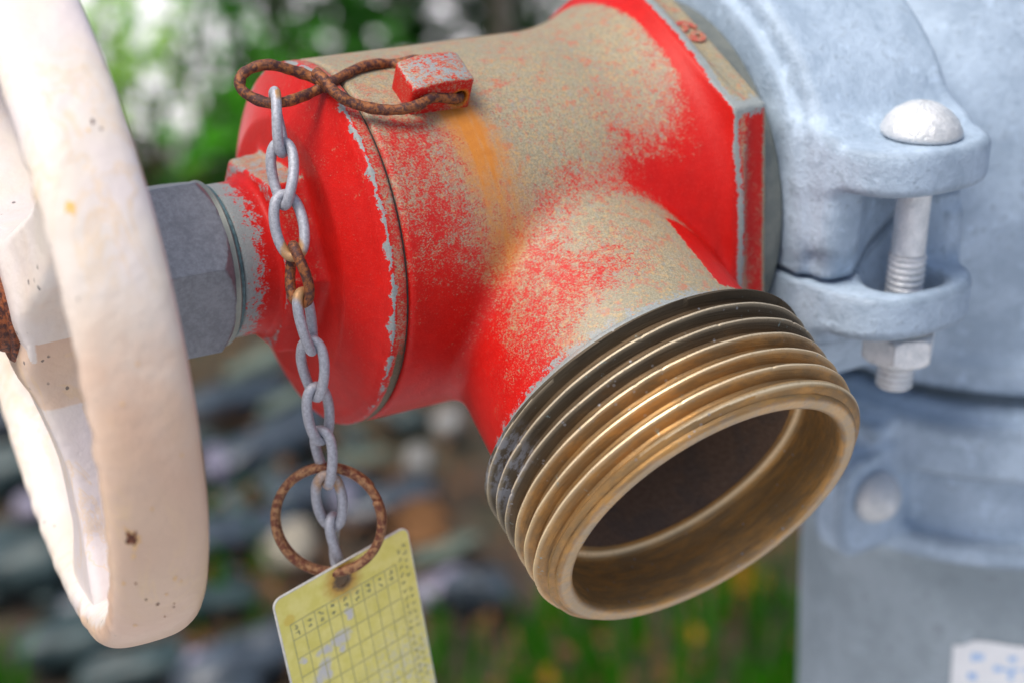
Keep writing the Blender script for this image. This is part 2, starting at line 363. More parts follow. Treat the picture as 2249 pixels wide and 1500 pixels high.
# body -------------------------------------------------------------
HEX_S, HEX_W, HEX_R, HEX_T = 31.15, 9.0, 52.2, 54.2
def hexflange(p):
    d = prism(p, 6, HEX_T, HEX_R * math.cos(math.pi / 6), HEX_S, HEX_S + HEX_W, .8)
    q = np.hypot(p[..., 1], p[..., 2]); ch = (q - HEX_R * .995) * .80 - (p[..., 0] - HEX_S) * .60   # lathe-turned chamfer on the corners
    return smax(d, ch, .6)
def neckr(p):
    l = p @ OD; return 31.6 + .0 * l
def body_f(p, parts=False):
    x = p[..., 0]; r = np.hypot(p[..., 1], p[..., 2])
    c = cyl(p, (0, 0, 0), X, 40.2, -47.0, 35, 1.0)
    l = p @ OD; q = p - l[..., None] * OD; rr = np.linalg.norm(q, axis=-1)
    b = np.maximum(rr - (30.7 + .060 * np.clip(l - 22, 0, 50)), l - 66.0); b = np.maximum(b, -l)
    u = smin(c, b, 4.0)
    hx = hexflange(p); cone = np.maximum((r - (40.2 + (x - 18) * .50)) * .90, np.maximum(x - HEX_S - 1, 14 - x))
    u2 = smin(smin(u, cone, 5.), hx, 4.5)
    lip = cyl(p, (0, 0, 0), OD, 35.4, 62.3, 65.6, .5); u2 = smin(u2, lip, 1.2)
    bore = np.minimum(np.maximum(r - 34.5, -(x + 60)), np.maximum(rr - 28.5, -l))
    u2 = np.maximum(u2, -bore)
    return (u2, c, b, hx) if parts else u2
V, Fq = surfnet(body_f, (-49, -66, -44), (42.5, 54, 80), .8)
_, c_, b_, hx_ = body_f(V, True)
x, y, z = V.T; th = np.degrees(np.arctan2(z, y)); l = V @ OD; rr = np.linalg.norm(V - l[:, None] * OD, axis=1)
G = np.stack([body_f(V + .05 * np.eye(3)[i]) - body_f(V - .05 * np.eye(3)[i]) for i in range(3)], 1); G /= np.linalg.norm(G, axis=1, keepdims=True) + 1e-9
onb = sst(c_ - b_, -2, 6)                                  # on the outlet branch
fil = np.clip(np.minimum(c_, b_) / 2.6, 0, 1)              # in the fillet between the two
# barrel: enamel weathered off the sky side, still red underneath and towards both flanges
wb = .92 - sst(th, 50, 125) * .72
wb -= .46 * sst(x, -20, -44) * sst(th, 20, 42)
wb -= .62 * sst(x + np.clip(th - 25, -25, 50) * .20, 20, 38)
wb -= .25 * sst(th, 40, 62) * sst(x, -5, 12) * (1 - sst(th, 75, 85))
wb -= .22 * sst(x, 2, 12) * sst(th, 22, 48)
# branch: worn where it looks up, red on its wheel-side flank
up = G @ nrm([.50, .80, .18]); wn = .36 + .72 * up - .12 * sst(up, .1, -.4)
wn += .45 * sst(l, 50, 63) * sst(up, .05, .5) - .34 * np.exp(-((l - 46) / 7.5) ** 2) * sst(up, .25, .5) * sst(up, .92, .72)
wear = wb * (1 - onb) + wn * onb
red_fillet_shade = np.exp(-((c_ - b_) / 4.5) ** 2); side = sst(x, -30, -12)
wear -= .50 * red_fillet_shade * (.45 + .55 * sst(G[:, 1], .75, .2)) * side  # red kept in the fillet, deepened to put crease shading into the colour
cone_m = sst(x, 21, 25.5) * (np.hypot(y, z) > 41.5); fronthex = cone_m * sst(G[:, 0], -.15, -.5)
red_flare = sst(np.hypot(y, z) + .12 * (x - 24), 44.2, 46.4) * (x > 12) * (x < HEX_S + .8) * (l < 58 + 90 * (rr > 36))
cone_ = np.maximum((np.hypot(y, z) - (40.2 + (x - 18) * .50)) * .90, np.maximum(x - HEX_S - 1, 14 - x)); d2_ = np.minimum(np.minimum(c_, hx_), cone_)
valley = sst(x, 12, 19) * np.exp(-((b_ - d2_) / 4.2) ** 2) * (x < HEX_S + .8) * (l < 60); red_flare = np.maximum(red_flare, valley)
wear = wear * (1 - red_flare) + red_flare * -.5
rim = (x > HEX_S + .6) & (np.hypot(y, z) > 43)
flat_up = (th < HEX_T + 0.5)
wear = np.where(rim, np.where(flat_up, 1.2, .12 + .5 * np.exp(-((x - HEX_S - 2.0) / 1.3) ** 2) + .9 * sst(x, 38.4, 40)), wear)
grey = np.zeros(len(V)); grey += .62 * sst(l, 55, 62) * onb + .9 * sst(l, 61.5, 62.8) * (rr < 37)
edge = np.exp(-((x - HEX_S - .3) / 1.0) ** 2) * (np.hypot(y, z) > 44); grey += .85 * edge * (G[:, 0] > -.85)
vd = np.minimum(abs(th - HEX_T), 99) / 57.3 * 50; grey += .7 * rim * np.exp(-(vd / 2.2) ** 2)
grey += .30 * rim * flat_up
lug_th, lug_s = 27., -30.5
ds = x - (lug_s + 3.5 + .07 * (th - lug_th)); rust = np.exp(-np.abs(ds / (6.2 + .06 * np.clip(th - 30, 0, 60))) ** 1.7) * sst(th, 27, 31) * (1 - .62 * sst(th, 40, 85) - .25 * sst(th, 85, 115)) * (1 - onb)
rust *= .88 + .09 * np.sin(x * 1.9 + 1 + th * .02) + .08 * np.sin(x * 3.7 + th * .03)
rust = rust * 1.32 + .30 * sst(th, 60, 85) * np.exp(-((x + 24) / 9) ** 2) * (1 - sst(th, 95, 118))
rust += .35 * np.exp(-((l - 50) / 6) ** 2) * onb * sst(up, .1, .4) * .6
dirt = .8 * (np.hypot(y, z) < 36) * (rr < 29.2) + .0 * x
body = mesh('valve_body', VL(V), Fq, M_CAST, valve, attrs=dict(wear=wear, rust=rust, grey=grey, dirt=dirt))

# raised figures on the flange flat
def raised_text(txt, size, depth, mat, org, xd, yd, parent, name):
    cu = bpy.data.curves.new(name, 'FONT'); cu.body = txt; cu.size = size; cu.extrude = depth; cu.bevel_depth = .12; cu.bevel_resolution = 1; cu.align_x = 'CENTER'; cu.align_y = 'CENTER'; cu.offset = .12
    ob = bpy.data.objects.new(name, cu); COL.objects.link(ob); dg = bpy.context.evaluated_depsgraph_get(); me = bpy.data.meshes.new_from_object(ob.evaluated_get(dg))
    co = np.array([v.co[:] for v in me.vertices]); fs = [tuple(p.vertices) for p in me.polygons]
    bpy.data.objects.remove(ob); bpy.data.meshes.remove(me)
    zd = np.cross(xd, yd); V = np.asarray(org) + co[:, :1] * xd + co[:, 1:2] * yd + co[:, 2:] * zd
    return mesh(name, V, fs, mat, parent, smooth=False, attrs=dict(wear=np.full(len(V), .52), rust=np.full(len(V), .12), grey=np.full(len(V), .3)))
ft = HEX_T - 30; tdir = np.array([0, -math.sin(math.radians(ft)), math.cos(math.radians(ft))])
fo = rad(ft) * HEX_R * math.cos(math.pi / 6) + X * (HEX_S + 4.6) + tdir * 0.
raised_text('69', 8.0, .5, M_CAST, VL(fo - tdir * .5), tdir @ FR, X @ FR, valve, 'cast_number')

# thread -----------------------------------------------------------
PIT, L0, L1 = 4.2, 65.2, 92.3
ths = np.linspace(0, 2 * np.pi, 361)[:-1]
turns = np.arange(-1, 8); ph = np.array([0, .05, .10, .22, .34, .445, .47, .50, .53, .555, .66, .78, .90, .95])
hh = np.array([0, 0, .03, .36, .69, .985, 1, 1, 1, .985, .69, .36, .03, 0]); crs = np.array([0, 0, 0, 0, .0, .5, 1, 1, 1, .5, .0, 0, 0, 0.]); rts = 1 - np.clip(hh * 1.6, 0, 1)
S0 = (turns[:, None] + ph[None, :]).ravel() * PIT + L0 - 1.2
HH, CR, RT = (np.tile(q, len(turns)) for q in (hh, crs, rts))
TH = ths[None, :]; S = S0[:, None] + PIT * TH / (2 * np.pi)
Rcrest = 38.4 - .1 * RNG.normal(size=S.shape).cumsum(1) * 0; Rroot = 36.0
nz = .05 * np.sin(TH * 7 + S) + .04 * np.sin(TH * 23 - S * 2)
nick = RNG.random((len(turns), 360)); nick = np.repeat(np.where(nick > .985, -(nick - .985) * 16, 0), len(ph), 0); nz = nz + nick * (HH[:, None] > .9)
R = Rroot + HH[:, None] * (2.4 + .0 * S) + nz
lim = np.where(S > 88.6, 38.4 - (S - 88.6) * .62, 99.); lim = np.minimum(lim, 36.1 + 2.6 * np.clip((91.2 - S) / 1.5, 0, 1) + 0 * S)
R = np.minimum(R, lim); R = np.where(S < L0 + .6, 38.5, R)
S = np.clip(S, L0, 91.2); R = np.where(S >= 91.2, 35.6, R)
c2 = VL([0, 0, 0]); ax = OD @ FR; uu = (-X) @ FR; vv = np.cross(ax, uu)
# angle 0 of the helix faces the wheel side/back so its start and end are hidden
V = c2 + S[..., None] * ax + R[..., None] * (np.cos(TH)[..., None] * uu + np.sin(TH)[..., None] * vv)
m, n = S.shape; i = np.arange(m - 1)[:, None]; k = np.arange(n - 1)[None, :]
F1 = np.stack([i * n + k, i * n + k + 1, (i + 1) * n + k + 1, (i + 1) * n + k], -1).reshape(-1, 4)
k14 = len(ph); i = np.arange(m - 1 - k14)[:, None]                    # seam: one turn later meets angle 0
F2 = np.stack([i * n + n - 1, (i + k14) * n, (i + 1 + k14) * n, (i + 1) * n + n - 1], -1).reshape(-1, 4)
A_crest = np.broadcast_to(CR[:, None], S.shape) * (S > L0 + .7) * (R > 37.2); A_root = np.broadcast_to(RT[:, None], S.shape) * (S > L0 + 1) * (S < 89)
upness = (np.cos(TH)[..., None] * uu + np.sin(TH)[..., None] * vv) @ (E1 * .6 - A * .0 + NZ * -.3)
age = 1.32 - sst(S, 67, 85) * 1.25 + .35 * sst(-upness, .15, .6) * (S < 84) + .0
fro = np.exp(-((np.degrees(TH) - 0) % 360 - 0) * 0) * 0
toW = np.cos(TH) * np.ones_like(S)                                    # 1 = wheel side of the ring
frost = sst(toW, .93, .995) * (S < 75) * .55
def occ(V): q = LV(V); l_ = q @ OD; w2 = np.cross(OD, X); return np.stack([q @ X, q @ w2, l_], 1) * .001
outer = mesh('outlet_thread', V.reshape(-1, 3), np.concatenate([F1, F2]), M_BRZ, valve,
             angle=24, attrs=dict(oc=occ(V.reshape(-1, 3)), age=age.ravel(), crest=A_crest.ravel(), root=A_root.ravel(), frost=frost.ravel()))
# rim, counterbore and step
prof = [(91.15, 35.65), (91.8, 35.5), (92.25, 35.1), (92.4, 34.5), (92.4, 33.0), (92.2, 32.3), (91.6, 31.85), (90.6, 31.6), (84, 31.5), (79.6, 31.5), (78.6, 31.2), (77.9, 30.4), (77.5, 29.6), (77.3, 28.6)]
V, Fc = lathe(prof, c2, ax, 240); pl = np.repeat([q[0] for q in prof], 240); pr_ = np.repeat([q[1] for q in prof], 240)
mesh('outlet_rim', V, Fc, M_BRZ, valve, attrs=dict(oc=occ(V), age=np.where(pl > 91, .18, .05) + 0 * pl, crest=(abs(pl - 77.9) < .05) * .9 + (abs(pl - 92.4) < .05) * .35, root=0 * pl, frost=0 * pl + .15 * (pl > 92.1)))
prof = [(77.4, 28.7), (70, 28.3), (55, 28.2), (40, 28.2)]; V, Fc = lathe(prof, c2, ax, 120); mesh('outlet_bore', V, Fc, M_BORE, valve)
V, Fc = lathe([(41, 28.4), (40, 20), (41, 14), (41.5, 6), (41.5, .2)], c2, ax, 96); mesh('valve_disc', V, Fc, M_BORE, valve)
V, Fc = lathe([(65.3, 38.5), (65.0, 38.1), (65.0, 33)], c2, ax, 240); mesh('thread_shoulder', V, Fc, M_BRZ, valve, attrs=dict(oc=occ(V), age=np.full(len(V), 1.), crest=np.zeros(len(V)), root=np.zeros(len(V)), frost=np.zeros(len(V))))

# inlet union ring and nipple
c0 = VL([0, 0, 0]); axs = X @ FR
V, Fc = lathe([(40.0, 36), (40.1, 43.6), (40.4, 44.1), (45.2, 44.3), (46.0, 43.6), (46.1, 37)], c0, axs, 200); mesh('union_ring', V, Fc, M_RING, valve, angle=35)
V, Fc = lathe([(45.9, 37.9), (62, 37.9)], c0, axs, 120); mesh('inlet_nipple', V, Fc, M_SEAM, valve)  # nipple coloured near black to stand in for the shadow gap
# seam gasket between body and bonnet
V, Fc = lathe([(-46.6, 39.3), (-47.8, 39.3)], c0, axs, 160); mesh('gasket', V, Fc, M_SEAM, valve)

# bonnet -----------------------------------------------------------
def bonnet_f(p):
    x = p[..., 0]; r = np.hypot(p[..., 1], p[..., 2])
    d = cyl(p, (0, 0, 0), X, 40.2, -51.2, -47.5, .7); d = np.maximum(d, 0 * x - 50)
    dome = np.maximum((r - (37.6 + (x + 52.0) * 1.9)) * .47, np.maximum(np.maximum(x + 49, r - 38.2), -(x + 56.5)))
    boss = prism(p, 6, 29., 19.6, -64.5, -50, 1.1, taper=.06)
    n_ = cyl(p, (0, 0, 0), X, 16.6, -73, -50, .6)
    return smin(smin(smin(d, dome, 2.0), boss, 2.0), n_, 1.5)
V, Fq = surfnet(bonnet_f, (-75, -42, -42), (-46, 42, 42), .75)
G = np.stack([bonnet_f(V + .05 * np.eye(3)[i]) - bonnet_f(V - .05 * np.eye(3)[i]) for i in range(3)], 1); G /= np.linalg.norm(G, axis=1, keepdims=True) + 1e-9
x, y, z = V.T; r = np.hypot(y, z); th = np.degrees(np.arctan2(z, y))
wear = -.12 + .10 * sst(th, 110, 10) * (r > 20)
bandm = (x > -50.6) & (r > 39)
dusty_shade_facet = (x < -52.5) & (x > -64.2) & (r > 17.5) & (G[:, 1] * math.cos(math.radians(59)) + G[:, 2] * math.sin(math.radians(59)) > .8); wear = np.where(dusty_shade_facet, .16, wear)  # right boss facet: dusty crimson, with its shade put into the colour
wear = np.where(bandm, .42 - .2 * sst(th, 80, 130), wear)
jg = np.sin(th * .31) * .5 + np.sin(th * .83 + 1) * .3 + np.sin(th * 1.7 + 2) * .3
grey = .80 * np.exp(-((x + 50.7 - .35 * jg) / (.62 + .30 * np.sin(th * .53))) ** 2) * (r > 38) * (1 - .35 * sst(th, 95, 130)) + .42 * np.exp(-((x + 47.6) / .5) ** 2) * (r > 39) * sst(th, 50, 75)
neck = sst(r, 17.6, 17.0) * (x < -58); grey = np.maximum(grey, neck * (.74 - .48 * sst(x, -72, -65) - .1 * sst(th, 60, 130)))
bosstop = (x < -52) & (r > 17.5) & (G[:, 1] * .95 + G[:, 2] * -.02 > .62) & (x > -64.2); grey = np.maximum(grey, bosstop * .46); wear = np.where(bosstop, .75, wear)
grey = np.maximum(grey, .55 * np.exp(-((x + 64.6) / .5) ** 2) * (r > 18) * (G[:, 1] > -.1))
dirt = .95 * bandm * sst(th, 84, 118) * sst(x, -50.4, -49.2)
mesh('bonnet', VL(V), Fq, M_CAST, valve, attrs=dict(wear=wear, rust=.08 * neck, grey=grey, dirt=dirt))

# gland nut: turned hexagon with chamfered ends
def hexnut(s0, s1, af, th0, ch=1.6, chr_=None):
    def f(p):
        x = p[..., 0]; r = np.hypot(p[..., 1], p[..., 2]); d = prism(p, 6, th0, af / 2, s0, s1, .02)
        cr = af / 2 / math.cos(math.pi / 6)
        c1 = (r - cr) * .5 + (s0 + ch - x) * .86 * .55; c2_ = (r - cr) * .5 + (x - (s1 - ch)) * .86 * .55
        return np.maximum(d, np.maximum(c1 - .1, c2_ - .1))
    return f
f = hexnut(-93, -75.4, 35.5, 73, 3.0); V, Fq = surfnet(f, (-95, -23, -23), (-73, 23, 23), .5, 2)
mesh('gland_nut', VL(V), Fq, M_NUT, valve, angle=32)
V, Fc = lathe([(-75.6, 12), (-75.6, 17.6), (-74.4, 17.9), (-74.0, 17.4)], c0, axs, 120); mesh('gland_washer', V, Fc, M_RING, valve, angle=40)
V, Fc = lathe([(-74.1, 12), (-74.1, 16.9), (-73.2, 17.0), (-72.9, 16.5)], c0, axs, 120); mesh('packing_edge', V, Fc, M_TEAL, valve, angle=40)
V, Fc = lathe([(-92, 6.5), (-108, 6.5)], c0, axs, 48); mesh('stem', V, Fc, M_NUT, valve)

# chain lug ----------------------------------------------------------
gr_ = rad(lug_th); tl = np.array([0, -math.sin(math.radians(lug_th)), math.cos(math.radians(lug_th))])
LC = gr_ * 42.6 + X * lug_s
def lug_f(p):
    q = p - LC; a1, a2, a3 = q @ X, q @ gr_, q @ tl
    qq = np.stack([a1, a2, a3 + .10 * a2], -1)
    b = box(qq, (0, 0, 0), (7.2, 5.0, 4.6), 1.0)
    tp = (a2 - 5.2) + .10 * np.abs(a1 - 1.5) ** 1.3; b = smax(b, tp, .8)
    hole = np.hypot(a1 - 4.3, a2 + .3) - 1.75; slot = np.hypot(a1 + 0, a2 - .2) - 0.
    return smax(b, -hole, .5)
V, Fq = surfnet(lug_f, LC - 12, LC + 12, .45)
G = np.stack([lug_f(V + .05 * np.eye(3)[i]) - lug_f(V - .05 * np.eye(3)[i]) for i in range(3)], 1); G /= np.linalg.norm(G, axis=1, keepdims=True) + 1e-9
q = V - LC; top = sst(G @ gr_, .45, .8); ed = (q @ gr_ > 3.0) & (np.abs(G).max(1) < .93)
wear = .20 + .42 * top; grey = .46 * ed + .05 * top; hd = np.hypot(q @ X - 4.3, q @ gr_ + .3)
mesh('chain_lug', VL(V), Fq, M_CAST, valve, attrs=dict(wear=wear, rust=.95 * sst(hd, 3.4, 1.6), grey=grey, dirt=.5 * sst(hd, 1.9, 1.5)))

# handwheel ------------------------------------------------------------
WA = nrm(A - .081 * E1 - .088 * NZ); WU = nrm(E1 - WA * (E1 @ WA)); WV = np.cross(WA, -WU)
WC = np.array([-389 / FPX * 393, 220 / FPX * 393, -393.]) + 63.16 * A
def wp(ax_, th_, r_): t = np.radians(th_); return WC + np.multiply.outer(ax_, WA) + np.multiply.outer(r_ * np.cos(t), WU) + np.multiply.outer(r_ * np.sin(t), WV)
wheel = bpy.data.objects.new('handwheel', None); COL.objects.link(wheel); wheel.parent = valve; wheel.location = W(WC) - BASE; wheel.empty_display_size = .01
wheel['label'] = 'cream white cast handwheel, peach faded paint with a rust chip near the bottom of its rim'
nth, nph = 300, 56
TH, PH = np.meshgrid(np.linspace(0, 2 * np.pi, nth, endpoint=False), np.linspace(0, 2 * np.pi, nph, endpoint=False), indexing='ij')
sx, cx = np.sin(PH), np.cos(PH)
aw, rh = 9.2, 4.4
e = .80
AX = aw * np.sign(sx) * np.abs(sx) ** e; RR = rh * np.sign(cx) * np.abs(cx) ** e
RR = RR - (cx < 0) * 0.6 * (1 - sx ** 2)                   # slightly fuller inside
wob = .25 * np.sin(TH * 9 + PH * 2) + .18 * np.sin(TH * 17 - PH) + .12 * np.sin(TH * 31 + 3 * PH); jag = np.exp(-((PH - 1.9) / .45) ** 2) * (.5 * np.sin(TH * 41 + 2 * np.sin(TH * 7)) + .5 * np.sin(TH * 67 + 1)) * (.4 + .6 * np.sin(TH * 5) ** 2)
RI = 69.4 + RR + wob * .35 + jag * .5; AX = AX + jag * .55
V = (WC + AX[..., None] * WA + RI[..., None] * (np.cos(TH)[..., None] * WU + np.sin(TH)[..., None] * WV)).reshape(-1, 3)
i = np.arange(nth)[:, None]; k = np.arange(nph)[None, :]
Fq = np.stack([i * nph + k, ((i + 1) % nth) * nph + k, ((i + 1) % nth) * nph + (k + 1) % nph, i * nph + (k + 1) % nph], -1).reshape(-1, 4)
# V above is coarse for paint marks: attributes are smooth enough, the chip gets its own local falloff
def sproj(px, py):                                       # point of the rim surface met along a sight line
    d = nrm(ray(px, py, 1.)); t_ = (V @ d); dist_ = np.linalg.norm(V - t_[:, None] * d, axis=1); c_ = np.where(dist_ < 2.0)[0]
    return V[c_[np.argmin(t_[c_])]]
thd = np.degrees(TH.ravel()); out = cx.ravel()
peach = (sst(thd, 40, 125) * (1 - sst(thd, 166, 176)) * sst(out, -.6, .1)) * 1.0 + .10
chip_p = sproj(291, 1207); dot_p = sproj(136, 450)
flake = sst(thd, 140, 158) * (thd < 185) * (out > -.3)
mild = ((AX.ravel() > 5) | (out < .2)) * sst(thd, 30, 70) * (thd < 200) * .9
rim_o = mesh('rim', V, Fq, M_WHL, wheel, attrs=dict(peach=peach, chip=np.zeros(len(V)), mildew=mild, flake=flake, stain=np.zeros(len(V))))
# paint chips: thin flakes missing -> small pitted patches lying in the surface
def patch(px, py, rad_, name, mat, lift=.06, seed=1):
    p = sproj(px, py); rr_ = np.random.default_rng(seed); th_r = math.atan2((p - WC) @ WV, (p - WC) @ WU); 
    a0 = (p - WC) @ WA; r0 = np.linalg.norm((p - WC) - a0 * WA)
    ph0 = PH.ravel()[np.argmin(np.linalg.norm(V - p, axis=1))]
    def surf(dt, ds):                                      # dt along the rim (mm), ds across (mm)
        phs = np.linspace(ph0 - 1.2, ph0 + 1.2, 121); sxx, cxx = np.sin(phs), np.cos(phs)
        a_ = aw * np.sign(sxx) * abs(sxx) ** e; r_ = rh * np.sign(cxx) * abs(cxx) ** e; L = np.concatenate([[0], np.cumsum(np.hypot(np.diff(a_), np.diff(r_)))]); L -= L[60]
        aa, r2 = np.interp(ds, L, a_), np.interp(ds, L, r_) + 69.4
        nn_a, nn_r = np.interp(ds, L, np.sin(phs) * .55), np.interp(ds, L, np.cos(phs)); q = math.hypot(nn_a, nn_r); aa += lift * nn_a / q; r2 += lift * nn_r / q
        tt = th_r + dt / 70.; ph_ = np.interp(ds, L, phs)
        wb_ = (.25 * math.sin(tt * 9 + ph_ * 2) + .18 * math.sin(tt * 17 - ph_) + .12 * math.sin(tt * 31 + 3 * ph_)) * .35
        return WC + aa * WA + (r2 + wb_) * (math.cos(tt) * WU + math.sin(tt) * WV)
    m_ = 22; an = np.linspace(0, 2 * np.pi, m_, endpoint=False); rb = rad_ * (1 + .28 * rr_.normal(size=m_)); Vv = [surf(0, 0)]
    for q in (.5, 1.): Vv += [surf(rb[j] * q * math.cos(an[j]) * 1.15, rb[j] * q * math.sin(an[j]) * .8) for j in range(m_)]
    Fc = [(0, 1 + j, 1 + (j + 1) % m_) for j in range(m_)] + [(1 + j, 1 + m_ + j, 1 + m_ + (j + 1) % m_, 1 + (j + 1) % m_) for j in range(m_)]
    return mesh(name, np.array(Vv), Fc, mat, wheel)
M_HALO = mat_simple('stained_paint_edge', (.62, .38, .17), (.74, .50, .27), 900, .5); M_ORG = mat_simple('orange_stain', (.76, .44, .12), (.80, .55, .24), 900, .45)
patch(291, 1207, 1.75, 'stained_paint', M_HALO, .05, 3); patch(290, 1206, 1.35, 'rust_chip', M_WNUT, .09, 5)
patch(136, 450, 1.0, 'rust_dot', M_ORG, .05, 2); patch(219, 252, .42, 'rust_dot', M_WNUT, .05, 4)
for i_, (px_, py_, r_, m_) in enumerate([(262, 1300, .5, 0), (300, 1392, .45, 0), (352, 1348, .4, 1), (338, 1330, .3, 1), (392, 1290, .6, 0), (376, 1322, .35, 0), (282, 1238, .55, 0), (345, 1130, .35, 0), (415, 1010, .3, 0), (402, 1335, .25, 1), (384, 1350, .25, 1), (300, 1300, .25, 1), (415, 1285, .35, 0), (372, 1370, .25, 1), (225, 262, .25, 1), (310, 820, .3, 0)]):
    patch(px_, py_, r_, 'paint_chip' if m_ == 0 else 'dark_chip', (M_HALO, M_WNUT)[m_], .05, 20 + i_)
patch(283, 897, .3, 'rust_dot', M_HALO, .05, 6); patch(200, 268, .3, 'rust_dot', M_ORG, .05, 8)

# hub, spokes, nut (wheel frame: x along WA)
WF = np.stack([WA, WU, WV])
def WL(p): return WC + np.asarray(p, float) @ WF
def hub_f(p):
    x = p[..., 0]; r = np.hypot(p[..., 1], p[..., 2])
    d = cyl(p, (0, 0, 0), X, 16.0, -9, 9.5, 1.5); d = np.maximum(d, -(np.where(x > 8, 10., 5.) - r) * 0 - 99)
    return d
def att0(V, **k):
    d = dict(peach=np.zeros(len(V)), chip=np.zeros(len(V)), mildew=np.zeros(len(V)), flake=np.zeros(len(V)), stain=np.zeros(len(V))); d.update(k); return d
V, Fq = surfnet(hub_f, (-11, -18, -18), (12, 18, 18), .8)
q = np.hypot(V[:, 1], V[:, 2]); thh = np.degrees(np.arctan2(V[:, 2], V[:, 1]))
mesh('hub', WL(V), Fq, M_WHL, wheel, attrs=att0(V, peach=.8 * ((q > 15) & (V[:, 0] < 8) & (thh > 85)), mildew=.9 * (q > 14), stain=.9 * sst(q, 14, 11) * (V[:, 0] > 8) * (thh > 100)))
for ks, (sth, wdt) in enumerate(((172., 8.5), (52., 8.5), (292., 8.5))):
    er = rad(sth); et = np.array([0, -math.sin(math.radians(sth)), math.cos(math.radians(sth))])
    def sp_f(p):
        x = p[..., 0]; rr_ = p @ er; tt = p @ et; k_ = sst(rr_, 12, 40); k2 = sst(rr_, 50, 67)
        w_ = wdt - 1.5 * k_ + 5.0 * k2; h_ = 8.0 - 2.6 * k_ + 1.5 * k2
        qx = np.abs(x - (1.5 * (1 - k_))) - h_ + 2.2; qt = np.abs(tt) - w_ + 2.2
        d = np.hypot(np.maximum(qx, 0), np.maximum(qt, 0)) + np.minimum(np.maximum(qx, qt), 0) - 2.2
        d = np.maximum(d, np.maximum(8 - rr_, rr_ - 67.5))
        hb = cyl(p, (0, 0, 0), X, 15.6, -8.7, 9.2, 1.5)
        return np.maximum(smin(d, hb, 7.), 4 - rr_)
    mid = er * 36; ext = np.abs(er) * 36 + np.abs(et) * 17 + np.array([13, 4, 4])
    V, Fq = surfnet(sp_f, mid - ext, mid + ext, 1.0)
    q = V @ er; mesh('spoke', WL(V), Fq, M_WHL, wheel, attrs=att0(V, peach=(.75 * (q < 22) if ks == 0 else .35 * (q < 30)), mildew=.95 * (q < 34) * (np.abs(V @ et) > 3)))
f = hexnut(13.4, 20, 17, 20, 1.2); V, Fq = surfnet(f, (12, -12, -12), (22, 12, 12), .5, 2); nut_o = mesh('wheel_nut', WL(V), Fq, M_WNUT, wheel, angle=35)
V, Fc = lathe([(9.4, 5), (9.5, 11.6), (10.0, 12.0), (11.2, 12.0), (11.8, 11.4), (11.8, 9.8), (12.9, 9.4), (13.5, 9.0), (13.6, 2)], WC, WA, 64); mesh('washer', V, Fc, M_WNUT, wheel, angle=35)
V, Fc = lathe([(19, 4.6), (24, 4.6), (24.6, 4), (24.6, .1)], WC, WA, 32); mesh('stem_end', V, Fc, M_WNUT, wheel)

# ------------------------------------------------------------------ wire hook, chain, ring, tag
hook_root = ray(735, 200, 360)
LH = VL(LC + X * 4.3 - gr_ * .3)
pts = [(694, 160, 361), (712, 176, 359.2), (735, 203, 358.3), (765, 223, 358.6), (800, 235, 359.2), (840, 242, 360), (880, 241, 361), (920, 231, 362.5), (950, 215, 365)]
wire = [ray(*p) for p in pts] + [LH + (tl @ FR) * 4.2, LH, LH - (tl @ FR) * 4.8]
wire += [VL(LC + X * 1 - tl * 8.6 + gr_ * -.4), ray(868, 142, 377), ray(830, 141, 375), ray(790, 150, 372.5), ray(745, 172, 368), ray(712, 190, 365), ray(680, 206, 363.5), ray(640, 221, 360), ray(600, 228, 358.5), ray(560, 218, 358.5), ray(530, 196, 358.5), ray(530, 168, 359), ray(555, 150, 360), ray(590, 143, 361), ray(630, 152, 363), ray(668, 164, 364.5), ray(700, 178, 364.5), ray(722, 196, 363)]
V, Fc = tube(spline(wire, 300), 1.14, 14, rfun=lambda t: 1 + .05 * np.sin(t * 90) + .04 * np.sin(t * 211 + 1))
ho = mesh('wire_hook', V, Fc, M_RUST); tag(ho, 'rusty bent wire looped in a figure of eight through the red lug of the valve', 'wire')

